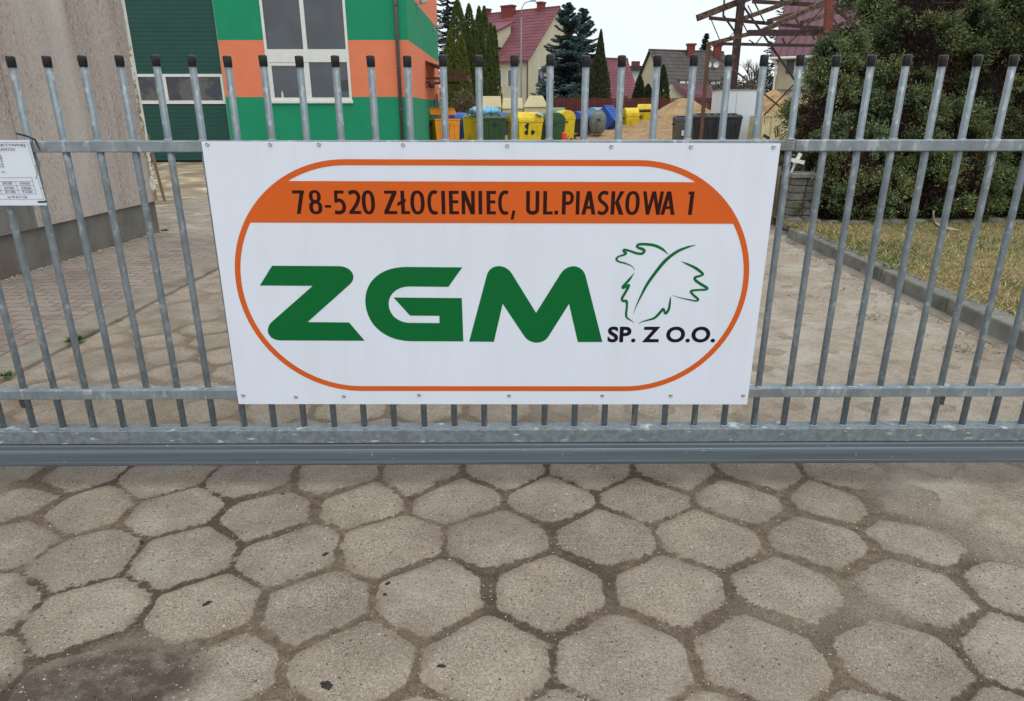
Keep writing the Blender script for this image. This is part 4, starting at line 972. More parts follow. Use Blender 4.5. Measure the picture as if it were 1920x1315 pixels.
q = (-2.610, 5.542); thuja(q[0], 40.2, .1, q[1]-.1, .72, 5000, 'short yellowish thuja in front, second from the building corner', (.110,.140,.030), seed=5)
q = (-2.259, 7.509); thuja(q[0], 43, .1, q[1]-.1, .78, 6500, 'tall thuja just right of the tallest one', seed=6)
q = (-1.889, 6.465); thuja(q[0], 41.5, .1, q[1]-.1, .6, 4500, 'mid-height narrow thuja between the taller pairs', seed=61)
q = (-1.670, 7.458); thuja(q[0], 43.5, .1, q[1]-.1, .62, 6000, 'left one of the twin pointed tall thujas', seed=7)
q = (-1.360, 7.524); thuja(q[0], 44, .1, q[1]-.1, .62, 6000, 'right one of the twin pointed tall thujas', seed=8)
q = (-0.988, 6.625); thuja(q[0], 44.5, .1, q[1]-.1, .5, 4500, 'narrow shorter thuja second from the right end of the row', seed=9)
q = (-0.763, 6.557); thuja(q[0], 45, .1, q[1]-.1, .48, 4500, 'narrow shorter thuja at the right end of the row', seed=10)
q = (-4.099, 11.697); spruce(q[0], 50, .1, q[1]-.1, 2.3, 16000, 'dark blue-grey spruce rising directly behind the green building', (.045,.060,.065), 21, .22)
q = (4.276, 8.639); spruce(q[0], 50, .5, q[1]-.5, 3.2, 62000, 'big blue spruce in front of the red-roofed house', (.080,.125,.130), 22, .20)
q = (5.020, 8.705); spruce(q[0]+.5, 51.5, .5, q[1]-.7, 2.9, 40000, 'second blue spruce top merging with the big one on its right', (.072,.112,.118), 23, .20)
q = (6.274, 6.512); thuja(q[0], 47, .5, q[1]-.5, 1.0, 7000, 'dark broad thuja right of the blue spruce', (.050,.065,.030), 24, .16, None, .9)
q = (20.798, 9.169); spruce(q[0], 75, .5, q[1]-.5, 1.8, 5000, 'distant dark spruce behind the brick chimney', (.022,.04,.035), 25, .3)
for (u, Y, h, r, sd, lb) in (((9.591, 3.607), 50, 3.3, .7, 31, 'leaning green thuja in front of the cream gable, leftmost of three'), ((10.012, 3.565), 49, 2.7, .65, 32, 'low thuja in front of the cream gable, middle of three'),
                       ((11.205, 3.606), 50, 4.0, .75, 33, 'taller thuja at the corner of the grey-roofed house')):
    thuja(u[0], Y, .5, h, r, 4500, lb, (.045,.07,.028), sd, .16, 'thujas before the grey-roofed house', .6)
# shrubs / hedge mass
def bush(x, y, zb, rx, ry, h, n, label, col, seed, leaf=.14, group=None, cat='shrub', name='shrub'):
    rs_ = np.random.RandomState(seed); t_ = empty(name, (x, y, zb), label, cat, group)
    tk = MB()
    for k in range(5): a = k*1.3; tk.tube([(0,0,0), (rx*.4*math.cos(a), ry*.4*math.sin(a), h*.6)], [.03,.012], 5)
    tk.build('stem', M_bark, t_)
    d = norm(rs_.normal(0,1,(n,3))); d[:,2] = np.abs(d[:,2]); f_ = .72+.42*fbm(d[:,0]*2.4+seed, d[:,1]*2.4+d[:,2]*2.1, seed)
    f_ = f_*(1-.35*rs_.rand(n)**2); C = d*f_[:,None]*np.array([rx, ry, h])
    V = kites(C, d+np.array([0,0,.4]), leaf*rs_.uniform(.6,1.4,n), leaf*.5*rs_.uniform(.6,1.3,n), .9, rs_)
    fast_mesh('foliage', V, 4, M_thuja, t_, tint=np.array(col)*rs_.uniform(.5,1.5,(n,1))); return t_
for (u, Y, r, h, sd, lb, col) in (((2.170, 3.490), 47, 1.0, 1.55, 41, 'rounded green shrub below the blue spruce, left one', (.06,.075,.03)), ((3.470, 3.509), 47.5, 1.2, 1.7, 42, 'rounded green shrub directly below the blue spruce', (.05,.075,.025)),
      ((4.991, 3.487), 47, 1.3, 1.9, 43, 'bright green shrub right of the spruce foot', (.07,.11,.03)), ((8.212, 3.182), 48, 1.0, 1.6, 44, 'small brownish shrub before the low red roof', (.09,.085,.05)),
      ((-2.323, 1.718), 36, .9, 1.75, 45, 'dry tan shrub standing at the foot of the thujas', (.17,.14,.085)), ((19.417, 4.011), 60, 3.2, 3.4, 46, 'grey-brown leafless thicket left of the dark steel post', (.085,.075,.055)),
      ((21.015, 3.927), 58, 3.0, 3.6, 47, 'grey-brown leafless thicket right of the dark steel post', (.08,.075,.055)), ((19.770, 4.258), 66, 3.0, 3.2, 48, 'grey-green thicket far behind the steel frame', (.07,.07,.05))):
    bush(u[0], Y, .4, r, r*.8, h*1.25, 3800, lb, col, sd, .13 if Y < 55 else .2, 'shrubs in the gardens beyond the yard')
# bare tree with fine twigs behind the steel frame
def bare(x, y, zb, h, label, seed):
    pr = random.Random(seed); t_ = empty('bare_tree', (x, y, zb), label, 'tree', 'leafless trees behind the steel frame'); m = MB()
    def br(p, d, L_, r, k):
        e_ = p+d*L_; m.tube([p, p+d*L_*.5+Vector((pr.uniform(-.03,.03), pr.uniform(-.03,.03), 0))*L_, e_], [r, r*.8, r*.6], 5, cap=False)
        if k == 0: return
        for _ in range(4 if k < 3 else 3):
            dd = (d+Vector((pr.uniform(-.75,.75), pr.uniform(-.75,.75), pr.uniform(-.1,.5)))).normalized(); br(p+d*L_*pr.uniform(.5,1), dd, L_*pr.uniform(.55,.8), r*.55, k-1)
    br(Vector((0,0,0)), Vector((.03,0,1)), h*.34, h*.022, 4); m.build('branches', M_bark, t_, smooth=True)
for i_, (u, Y, h, lb) in enumerate((((18.137, 3.682), 52, 6.2, 'bare twiggy tree just right of the dark steel post'), ((20.608, 3.804), 55, 6.6, 'bare twiggy tree left of the beige house'), ((18.354, 3.930), 58, 5.0, 'bare twiggy tree left of the dark steel post'))):
    bare(u[0], Y, .4, h, lb, 50+i_)
q = (18.101, 8.210); spruce(q[0], 46, .4, 9.6, 1.7, 8000, 'dark spruce beside the left end of the beige house', (.02,.036,.032), 27, .2)

# ------------------------------------------------------------------ near conifers behind the lawn
M_needle = attr_color(mat('conifer_spray', (1,1,1,1), .7, spec=.25))
def near_conifer(x, y, zb, h, rx, ry, ncl, per, label, seed, col, name='conifer_shrub', clr=.24, leaf=.034, lo=.04, topw=.75, brown=.16, cat='conifer', sub=16, pw2=0):
    """lumpy false-cypress: many leafy lumps on the outside, brown dead twigs and dark gaps inside"""
    rs_ = np.random.RandomState(seed); t_ = empty(name, (x, y, zb), label, cat, 'conifers behind the lawn'); ncl = int(ncl*.60); per = int(per*1.55); clr *= 1.15
    MB().tube([(0,0,-.1),(.04,0,h*.4),(0,.03,h*.9)], [.09,.06,.015], 8).build('trunk', M_bark, t_, smooth=True)
    # lumps
    u = rs_.rand(ncl); a = rs_.uniform(0, 2*np.pi, ncl); z = lo*h+(1-lo)*h*u
    prof_ = np.minimum(1, .80+u*.9)*(1-u**2.6*topw); k = (.84+.34*fbm(a*1.5+seed, z*1.6, seed+5))
    k = k*np.where(rs_.rand(ncl) < .35, rs_.uniform(.62,.86,ncl), 1)
    cl = np.stack([rx*prof_*k*np.cos(a), ry*prof_*k*np.sin(a), z], 1); cr_ = clr*rs_.uniform(.55,1.25,ncl)
    outd = norm(np.stack([np.cos(a)*1.0, np.sin(a)*1.0, np.full(ncl,.75)], 1))
    ci = np.repeat(np.arange(ncl), per); n = len(ci)
    # each lump is a handful of sprays that fan outwards
    sd_ = norm(outd[np.repeat(np.arange(ncl), sub)]*1.0+rs_.normal(0,.52,(ncl*sub,3)))     # spray directions
    si = (ci*sub+rs_.randint(0, sub, n)); s = rs_.rand(n)**.7
    tip = sd_[si]*(cr_[ci]*s)[:,None]; fan = rs_.normal(0,.10,(n,3))*(cr_[ci]*(.35+.9*s))[:,None]
    C = cl[ci]+tip+fan-np.array([0,0,1])*(s**2*cr_[ci]*.16)[:,None]
    D = sd_[si]+rs_.normal(0,.5,(n,3))
    V = kites(C, D, leaf*rs_.uniform(.7,1.6,n), leaf*.36*rs_.uniform(.7,1.3,n), .30, rs_)
    tone = rs_.uniform(.60,1.25,ncl)[ci]*(.16+1.35*s**2.2)*rs_.uniform(.75,1.3,n)  # tint paints lit tips and shaded spray bases, besides darker old foliage
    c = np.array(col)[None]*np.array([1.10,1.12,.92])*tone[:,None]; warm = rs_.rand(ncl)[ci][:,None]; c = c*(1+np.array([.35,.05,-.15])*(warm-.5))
    c = np.where((rs_.rand(n) < .05)[:,None], c*np.array([1.9,1.35,1.1]), c)
    # dead brown inner sprays
    m_ = int(n*brown); u = rs_.rand(m_); a = rs_.uniform(0, 2*np.pi, m_); z = .02*h+.95*h*u
    pf = np.minimum(1,.72+u*1.1)*(1-u**2.6*topw)*rs_.uniform(.45,.82,m_)
    C2 = np.stack([rx*pf*np.cos(a), ry*pf*np.sin(a), z], 1); D2 = np.stack([np.cos(a), np.sin(a), rs_.normal(-.2,.6,m_)], 1)
    V2 = kites(C2, D2, leaf*1.7*rs_.uniform(.7,1.6,m_), leaf*.5*rs_.uniform(.7,1.3,m_), .8, rs_)
    c2 = np.array([(.075,.040,.022)])*rs_.uniform(.4,1.7,(m_,1))
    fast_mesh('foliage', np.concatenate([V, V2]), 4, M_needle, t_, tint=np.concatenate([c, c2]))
    # woody branches, and a dead-twig core darkened to paint shade in the gaps
    tw_ = MB(); pr = random.Random(seed)
    for i in range(70):
        aa = pr.uniform(0, 6.28); zz = pr.uniform(.03,.75)*h; rr_ = pr.uniform(.5,.85)
        tw_.tube([(0,0,zz*.8), (rx*rr_*.5*math.cos(aa), ry*rr_*.5*math.sin(aa), zz+pr.uniform(-.05,.1)), (rx*rr_*math.cos(aa+.2), ry*rr_*math.sin(aa+.2), zz+pr.uniform(-.1,.2))], [.016,.010,.004], 5, cap=False)
    tw_.build('branch', M_bark, t_)
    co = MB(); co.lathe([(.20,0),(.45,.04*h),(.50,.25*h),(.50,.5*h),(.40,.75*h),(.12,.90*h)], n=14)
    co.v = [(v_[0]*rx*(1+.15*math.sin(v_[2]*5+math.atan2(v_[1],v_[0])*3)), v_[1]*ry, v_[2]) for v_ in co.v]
    co.build('shaded_twig_core', mat('gap_shade_twigs', (.014,.010,.008,1), .95, var=.6, vscale=30, bump=1, bscale=40), t_, smooth=True)
    return t_
OL = (.118,.142,.072)
near_conifer(4.28, 6.95, .05, 2.22, .50, .5, 105, 620, 'small rounded olive conifer at the left end of the hedge, beside the steel frame', 71, (.112,.138,.075), clr=.20, pw2=1)
near_conifer(4.40, 6.45, .05, 1.22, .62, .45, 75, 620, 'low olive conifer at the left end, spreading over the end of the kerb', 72, OL, clr=.20)
near_conifer(5.62, 7.60, .05, 4.0, .80, .95, 210, 700, 'tallest olive conifer in the middle of the hedge with brown gaps', 73, OL, clr=.27)
near_conifer(5.05, 6.75, .05, 1.85, .55, .5, 80, 620, 'mid-height olive conifer directly left of the photo hedge middle, before the tallest one', 79, (.108,.134,.066), clr=.22)
near_conifer(5.75, 6.55, .05, 1.10, .85, .5, 95, 620, 'low spreading conifer in front of the tallest one, over the dry leaf', 74, (.112,.142,.068), clr=.20)
near_conifer(6.55, 7.15, .05, 2.3, .75, .7, 120, 500, 'rounded mid-height conifer right of the tallest one', 80, OL, clr=.25)
near_conifer(7.15, 7.05, .05, 3.9, .85, .8, 210, 500, 'tall conifer at the right edge of the photo', 75, (.088,.118,.056), clr=.26)
near_conifer(7.05, 6.15, .05, .95, .6, .45, 90, 420, 'bright green leafy shrub low at the right edge of the photo', 76, (.060,.150,.048), clr=.16, name='evergreen_shrub', brown=.06, cat='shrub')
near_conifer(6.6, 9.3, .08, 5.2, 1.3, 1.2, 240, 330, 'dark green conifer standing behind the hedge', 77, (.050,.085,.036), clr=.32, leaf=.055)
near_conifer(8.6, 9.0, .08, 5.2, 1.6, 1.3, 220, 300, 'dark green conifer behind the hedge, far right', 78, (.055,.105,.040), clr=.32, leaf=.055)
# stone edging under the hedge, scrap of bark
M_stone = mat('grey_stone', (.20,.185,.165,1), .95, col2=(.12,.112,.10,1), vscale=9, bump=1, bscale=40)
stn = empty('stone_edging', (5.4, 6.0, .12), 'row of rough grey stones edging the bed below the hedge', 'edging'); pr = random.Random(8)
x = -1.9
while x < 2.6:
    l_ = pr.uniform(.18,.42); h_ = pr.uniform(.045,.085)
    MB().hexa([(x,-.07,-.03),(x+l_*.95,-.08,-.03),(x+l_*.95,.07,-.03),(x,.08,-.03)], [(x+.03,-.04,h_),(x+l_*.85,-.05,h_*.9),(x+l_*.85,.05,h_),(x+.03,.05,h_*.85)]).build('stone', M_stone, stn, bevel=.015); x += l_+.02
q = (4.988, 5.390)
bk = MB(); pts_ = [(0,0,.0),(-.02,.01,.06),(-.035,.01,.12),(-.04,.02,.18),(-.05,.02,.235)]
for i, (p_, w_) in enumerate(zip([(.30,-.02,.012),(.19,-.01,.022),(.09,.0,.045),(.02,.01,.09),(-.005,.015,.16),(-.02,.02,.235)], [.012,.05,.055,.045,.025,.004])):
    bk.v += [(p_[0]-.01, p_[1]-w_*.6, p_[2]), (p_[0]+.012, p_[1]+w_*.5, p_[2]+w_*.5), (p_[0]-.01, p_[1]+w_*.6, p_[2]-.006)]
for i in range(5):
    for k in range(3): bk.f.append((i*3+k, i*3+(k+1) % 3, i*3+3+(k+1) % 3, i*3+3+k)); bk.mi.append(0)
tag(bk.build('dry_palm_leaf', mat('dry_bract', (.30,.235,.16,1), .85, var=.3, vscale=15), loc=(q[0], q[1], .135)), 'curled dry tan leaf lying on the lawn below the hedge', 'dry leaf')

# stacked block pillar at the end of the kerb
pil = empty('block_pillar', (3.86, 6.30, 0), 'short pillar of rough stacked grey blocks at the far end of the kerb', 'pillar')
pr = random.Random(4)
for i in range(7):
    z = .02+i*.093; dx = pr.uniform(-.012,.012)
    for j in range(2): MB().box(-.24+j*.17+dx, -.24+j*.17+.162+dx, -.13, .18, z, z+.087).build('block', M_stone, pil, bevel=.012)
MB().box(-.28, .13, -.18, .22, .672, .725).build('cap_slab', M_kerb, pil, bevel=.008)
wal = empty('block_wall', (4.1, 7.4, 0), 'low wall of pale concrete blocks behind the pillar', 'wall')
for i in range(7):
    for j in range(6): MB().box(-.55+j*.3+(i % 2)*.1, -.55+j*.3+(i % 2)*.1+.293, 0, .18, i*.15, i*.15+.143).build('block', mat('block_a', (.27,.235,.19,1), .95, var=.35, vscale=9, bump=.8, bscale=50) if i+j == 0 else bpy.data.materials['block_a'], wal, bevel=.008)
wp = MB(); a = (3.675, 6.350, 0.823); b = (3.731, 6.350, 0.953)
wp.bar(a, b, .035); a2 = (3.607, 6.300, 0.879); b2 = (3.766, 6.300, 0.846); wp.bar(a2, b2, .05, .045); a3 = (3.638, 6.350, 0.699); wp.bar(a3, (3.676, 6.350, 0.817), .02)
tag(wp.build('white_faucet', mat('white_plastic', (.78,.78,.78,1), .4)), 'small white plastic fitting poking out beside the pillar', 'fitting')
M_plank = mat('bleached_planks', (.33,.26,.19,1), .9, col2=(.17,.12,.08,1), vscale=5, stretch=(12,12,1), bump=.5, bscale=30)
plk = empty('plank_stack', (3.80, 6.75, 0), 'weathered upright boards between the sign and the block pillar', 'boards')
for i in range(5): MB().box(-.35+i*.12, -.35+i*.12+.105, 0, .03, 0, .72+.05*math.sin(i*2)).build('board', M_plank, plk, bevel=.004)

# ------------------------------------------------------------------ yard: containers
def cmat(name, c, rough=.5, dirt=.25): 
    m = mat(name, c, rough, var=.12, vscale=3); overlay(m, tuple(x*.45+.03 for x in c[:3])+(1,), 2.2, (.55,.75), offset=3); return m
C_yel = cmat('yellow_plastic', lin(226,196,30)); C_grn = cmat('green_plastic', lin(48,84,50)); C_blu = cmat('blue_plastic', lin(38,84,170))
C_blk = cmat('black_plastic', (.012,.014,.020,1)); C_org = cmat('orange_plastic', lin(240,150,20)); C_dk = cmat('dark_grey_plastic', (.03,.032,.036,1))
C_lblu = cmat('light_blue_plastic', lin(110,170,205)); C_ltg = cmat('pale_green_plastic', lin(110,150,120)); C_brn = cmat('grey_brown_plastic', lin(86,80,72))
M_rub = mat('black_wheel_rubber', (.015,.015,.015,1), .8)
M_whsticker = mat('white_sticker', (.7,.7,.7,1), .5)
def bin1100(name, x, y, z, cbody, clid, label, rz=0.0, lid='round', w_=1.35, d_=1.0, h=1.05, tilt=0.0, group='wheeled waste containers in the yard', logo=None):
    t_ = empty(name, (x, y, z), label, 'waste container', group, rz=rz); t_.rotation_euler.x = tilt
    a, b = w_/2, d_/2; zb = .20
    body = MB(); body.hexa([(-a*.86,-b*.84,zb),(a*.86,-b*.84,zb),(a*.86,b*.84,zb),(-a*.86,b*.84,zb)], [(-a*.97,-b*.96,h),(a*.97,-b*.96,h),(a*.97,b*.96,h),(-a*.97,b*.96,h)])
    for k in (-.55, -.18, .18, .55):
        body.hexa([(a*k-.03,-b*.84-.018,zb+.08),(a*k+.03,-b*.84-.018,zb+.08),(a*k+.03,-b*.80,zb+.08),(a*k-.03,-b*.80,zb+.08)], [(a*k-.03,-b*.96-.018,h-.12),(a*k+.03,-b*.96-.018,h-.12),(a*k+.03,-b*.9,h-.12),(a*k-.03,-b*.9,h-.12)])
    bo = body.build('body', cbody, t_, bevel=.02)
    MB().box(-a, a, -b, b, h+.001, h+.06).build('rim', cbody, t_, bevel=.012)
    hh = h+.062; lm = MB()
    if lid == 'round':
        n = 10
        for s_ in (-1, 1):
            for i in range(n+1):
                q_ = math.pi*i/n; lm.v.append((s_*a*1.0, -b*math.cos(q_)*.98, hh+.36*math.sin(q_)))
        for i in range(n): lm.f.append((i, n+1+i, n+2+i, i+1)); lm.mi.append(0)
        lm.f += [tuple(range(n+1)), tuple(range(n+1, 2*n+2))[::-1], (0, n, 2*n+1, n+1)]; lm.mi += [0]*3
    elif lid == 'flat':
        lm.hexa([(-a*1.02,-b*1.04,hh),(a*1.02,-b*1.04,hh),(a*1.02,b*1.0,hh),(-a*1.02,b*1.0,hh)], [(-a*.92,-b*.9,hh+.09),(a*.92,-b*.9,hh+.09),(a*.92,b*.95,hh+.14),(-a*.92,b*.95,hh+.14)])
        for k in (-.5, 0, .5): lm.box(a*k-.04, a*k+.04, -b*.8, b*.8, hh+.115, hh+.155)
    elif lid == 'open':      # swung up and back
        n = 8; R_ = .62
        for s_ in (-1, 1):
            for rr_ in (R_, R_-.03):
                for i in range(n+1):
                    q_ = rad(35+110*i/n); lm.v.append((s_*a, b*.75-.02+rr_*.55*math.cos(q_)*.9, hh-.18+rr_*math.sin(q_)))
        m1 = n+1
        for i in range(n): lm.f += [(i, 2*m1+i, 2*m1+i+1, i+1), (m1+i, m1+i+1, 3*m1+i+1, 3*m1+i), (i, i+1, m1+i+1, m1+i), (2*m1+i, 3*m1+i, 3*m1+i+1, 2*m1+i+1)]
        lm.f += [(0, m1, 3*m1, 2*m1), (n, 2*m1+n, 3*m1+n, m1+n)]; lm.mi = [0]*len(lm.f)
    if lid != 'none': lm.build('lid', clid, t_, bevel=.015)
    for sx in (-1, 1):
        MB().tube([(sx*a*.96, -.05, h-.10), (sx*(a+.07), -.05, h-.10)], .035, 10).build('trunnion', M_rub, t_)
        for sy in (-1, 1):
            MB().tube([(sx*a*.68-.025, sy*b*.62, .09), (sx*a*.68+.025, sy*b*.62, .09)], .09, 14).box(sx*a*.68-.035, sx*a*.68+.035, sy*b*.62-.03, sy*b*.62+.03, .12, zb).build('wheel', M_rub, t_)
    if logo is not None:
        pr = random.Random(5); lg = MB()
        for (ux, uz, r_) in logo:
            n = 14; pts = [(ux+r_*(1+.25*math.sin(3*q_+ux*9))*math.cos(q_), uz+r_*(1+.2*math.cos(4*q_))*math.sin(q_)) for q_ in [2*math.pi*i/n for i in range(n)]]
            o_ = len(lg.v)
            lg.v += [(px_, -b*(.84+.12*(pz_-zb)/(h-zb))-.022, pz_) for px_, pz_ in pts]; lg.f.append(tuple(range(o_, o_+n))); lg.mi.append(0)
        lg.build('dark_fitting_mark', M_rub, t_)
    return t_
def bx_(u, Y): return u
q = (-2.359, 0.870); bin1100('waste_container', q[0], 25.0, .0, C_org, C_org, 'bright orange wheeled container with open lid against the green wall', .45, 'open', 1.05, .8, 1.12, -.06)
q = (-2.187, 0.742); bin1100('waste_container', q[0]-.1, 31.2, .05, C_blu, C_blu, 'blue container with domed lid between the orange and the yellow-and-green ones', .8, 'round', .95, .8, .95)
q = (-1.549, 0.759); bin1100('waste_container', q[0], 30.4, .0, C_yel, C_ltg, 'yellow container with pale green lid half hidden behind the green one', -.1, 'flat', .8, .8, 1.15)
q = (-0.644, 0.783); bin1100('waste_container', q[0], 29, .0, C_grn, C_grn, 'dark green flat-lidded container with blue sacks piled behind its lid', .05, 'flat', 1.28, .95, 1.12, logo=[(.12,.92,.085)])
q = (-0.044, 0.697); bin1100('waste_container', q[0], 33, .15, C_blu, C_blu, 'blue domed container behind, between the green and the yellow ones', .0, 'round', .7, .8, .85)
q = (0.795, 0.777); bin1100('waste_container', q[0], 29.2, .0, C_yel, C_yel, 'large yellow container with domed lid and black fittings, nearest in the row', .55, 'round', 1.3, 1.15, 1.02, logo=[(-.20,.86,.12),(-.22,.60,.10),(.10,.60,.10)])
q = (2.063, 0.763); bin1100('waste_container', q[0], 29.8, .0, C_grn, C_grn, 'dark green domed container right of the large yellow one', -1.25, 'round', 1.0, .95, 1.0, logo=[(.15,.5,.07)])
q = (2.705, 0.673); bin1100('waste_container', q[0], 34, .30, C_grn, C_ltg, 'green container with raised pale lid behind the domed green one', .3, 'open', .7, .8, .85)
q = (2.752, 0.726); bin1100('waste_container', q[0], 31.5, .05, C_yel, C_yel, 'narrow yellow domed container behind the dark green one', -1.2, 'round', .8, .8, 1.05)
q = (3.772, 0.682); bin1100('waste_container', q[0], 33.5, .25, C_dk, C_blu, 'dark container with blue lid in front of the red fence', .9, 'round', 1.25, .9, .80)
q = (5.081, 0.596); bin1100('waste_container', q[0], 37.5, .55, C_lblu, C_lblu, 'light blue domed container behind the grey bell', .8, 'round', 1.15, .9, .70)
q = (5.483, 0.637); bin1100('waste_container', q[0], 36.5, .45, C_grn, C_grn, 'low dark green container between the grey bell and the tipped blue one', 0, 'flat', .9, .8, .95)
q = (5.738, 0.860); bin1100('waste_container', q[0], 35, .62, C_blu, C_blu, 'blue container tipped over with its open end showing', .9, 'none', .95, .9, 1.1, -.75)
q = (6.649, 0.625); bin1100('waste_container', q[0], 36, .50, C_yel, C_yel, 'yellow container right of the tipped blue one', .15, 'round', .72, .8, .72)
q = (7.324, 0.582); bin1100('waste_container', q[0], 38, .55, C_grn, C_ltg, 'small green container between two yellow ones', 0, 'flat', .55, .7, .9)
q = (7.609, 0.743); bin1100('waste_container', q[0], 37, .62, C_yel, C_yel, 'yellow container with open lid at the edge of the sand heap', -.4, 'open', .95, .8, .72, logo=[(-.1,.55,.10)])
# blue sacks
def sack(x, y, z, r, label, seed, cm_):
    pr = random.Random(seed); m = MB(); n, k = 14, 8
    for j in range(k+1):
        p_ = math.pi*j/k
        for i in range(n):
            a = 2*math.pi*i/n; rr_ = r*(1+.16*math.sin(3*a+seed+j)+.10*math.sin(7*a+j*2)+pr.uniform(-.06,.06)); m.v.append((rr_*math.sin(p_)*math.cos(a)*1.25, rr_*math.sin(p_)*math.sin(a), .7*rr_*math.cos(p_)))
    for j in range(k):
        for i in range(n): m.f.append((j*n+i, (j+1)*n+i, (j+1)*n+(i+1) % n, j*n+(i+1) % n)); m.mi.append(0)
    tag(m.build('sack', cm_, smooth=True, loc=(x, y, z)), label, 'sack', 'blue plastic sacks on the containers')
C_sack = mat('blue_film', lin(70,170,225), .35, col2=lin(150,205,235), vscale=6, bump=.6, bscale=20)
for i_, (u, rr_, lb) in enumerate((((-1.374, 1.562), .22, 'blue plastic sack at the left end of the pile on the containers'), ((-0.943, 1.561), .28, 'blue plastic sack in the middle of the pile on the containers'), ((-0.560, 1.493), .24, 'blue plastic sack at the right end of the pile on the containers'))):
    sack(u[0], 29.9, 1.50-(.05 if i_ else 0), rr_, lb, i_, C_sack)
q = (1.185, 1.336)
pap = MB().hexa([(q[0]+.10,28.86,1.42),(q[0]+.42,28.86,1.26),(q[0]+.45,28.9,1.30),(q[0]+.13,28.9,1.46)],[(q[0]+.10,29.1,1.44),(q[0]+.40,29.1,1.28),(q[0]+.43,29.14,1.32),(q[0]+.13,29.14,1.48)])
tag(pap.build('paper_bag', mat('pale_blue_paper', lin(160,200,215), .6, var=.3, vscale=8)), 'pale blue crumpled paper lying on the yellow domed lid', 'paper')
q = (2.520, 0.569)
cnm = empty('red_watering_can', (q[0], 28.5, .28), 'small orange-red can standing by the dark green container', 'can'); cm_ = mat('red_plastic', lin(230,70,40), .5)
MB().lathe([(.11,-.3),(.12,0),(.11,.28),(.05,.34)], n=12).build('body', cm_, cnm); MB().tube([(.1,0,.0),(.22,0,.2)], [.03,.02], 6).build('spout', cm_, cnm)
# cream shelters behind the bins
M_cream = mat('cream_panels', lin(214,202,160), .7, var=.12, vscale=1.2)
for i_, (a_, b_, Y, top, lb) in enumerate((((-1.271, 1.717), (-0.276, 1.716), 36, (-0.839, 2.222)[1], 'cream boxy container with flat lid, leftmost behind the bins'), ((-0.221, 1.718), (0.869, 1.716), 36.3, (0.294, 2.142)[1], 'cream boxy container with flat lid, middle one behind the bins'),
                                     ((0.919, 1.714), (2.172, 1.713), 36, (1.427, 2.247)[1], 'cream container with pitched lid, rightmost behind the bins'))):
    t_ = empty('storage_container', ((a_[0]+b_[0])/2, Y, .2), lb, 'container', 'cream containers behind the bins'); w2 = (b_[0]-a_[0])/2; hh = top-.2
    MB().hexa([(-w2,-.7,0),(w2,-.7,0),(w2,.7,0),(-w2,.7,0)], [(-w2*.98,-.65,hh*.72),(w2*.98,-.65,hh*.72),(w2*.98,.65,hh*.72),(-w2*.98,.65,hh*.72)]).build('body', M_cream, t_, bevel=.02)
    k_ = .55 if i_ == 2 else .92
    MB().hexa([(-w2*1.03,-.72,hh*.722),(w2*1.03,-.72,hh*.722),(w2*1.03,.7,hh*.722),(-w2*1.03,.7,hh*.722)], [(-w2*k_,-.5,hh),(w2*k_,-.5,hh),(w2*k_,.5,hh),(-w2*k_,.5,hh)]).build('lid', M_cream, t_, bevel=.02)
    MB().box(-w2*.6, w2*.6, -.69, -.66, hh*.3, hh*.55).build('hatch', mat('cream_hatch', lin(198,186,146), .7), t_)
# grey bell container
q = (4.489, 0.692)
bell = empty('bell_container', (q[0], 32.8, .42), 'grey mottled bell-shaped bottle bank standing in front of the blue containers', 'bottle bank')
MB().lathe([(.22,0),(.34,.12),(.42,.4),(.43,.65),(.38,.88),(.26,1.02),(.20,1.05)], n=20).build('shell', mat('grey_grp', lin(120,126,122), .6, col2=lin(90,96,92), vscale=6), bell, smooth=True)
MB().lathe([(.21,1.052),(.21,1.10),(.05,1.12)], n=16).build('top_cap', mat('grey_cap', lin(140,146,146), .6), bell)
MB().box(-.09,.09,-.445,-.38,.60,.72).build('slot', C_dk, bell)
# black row of bins in front of the sand, grey-brown small one
q = (6.982, 0.837); 
t_ = bin1100('wheelie_bin', q[0], 26, .0, C_brn, C_dk, 'grey-brown wheeled bin with dark lid left of the black containers', .0, 'flat', .60, .62, 1.08, group=None)
MB().box(-.04,.04,-.335,-.31,.55,.75).build('sticker', M_whsticker, t_)
for (u, wd_, lb, rz_) in (((8.021, 0.823), 1.05, 'black wheeled container behind the thin rusty post, left of the pair', 0), ((8.876, 0.826), 1.1, 'black wheeled container in front of the white cabinet, right of the pair', .06)):
    bin1100('waste_container', u[0], 26.5, .0, C_blk, C_blk, lb, rz_, 'flat', wd_, .9, 1.17, group=None)
# white cabinet
cabn = MB(); a_, b_ = (9.065, 1.648), (10.628, 1.646); tz = (9.750, 2.313)[1]
cab = empty('white_cabinet', ((a_[0]+b_[0])/2, 28.4, 0), 'tall plain white metal cabinet behind the black containers', 'cabinet'); w2 = (b_[0]-a_[0])/2
MB().box(-w2-.05, w2, -.8, .8, 0, tz-.03).build('body', mat('white_sheet_metal', lin(222,228,236,1), .5, var=.03, vscale=1.5), cab, bevel=.01)
MB().box(-w2-.08, w2+.03, -.83, .83, tz-.03, tz+.01).build('top_edge', mat('grey_edge', lin(150,148,140), .7, var=.3, vscale=6), cab)
MB().box(-w2+.52, -w2+.54, -.806, -.8, .1, tz-.1).build('door_seam', mat('seam', lin(160,166,176), .6), cab)
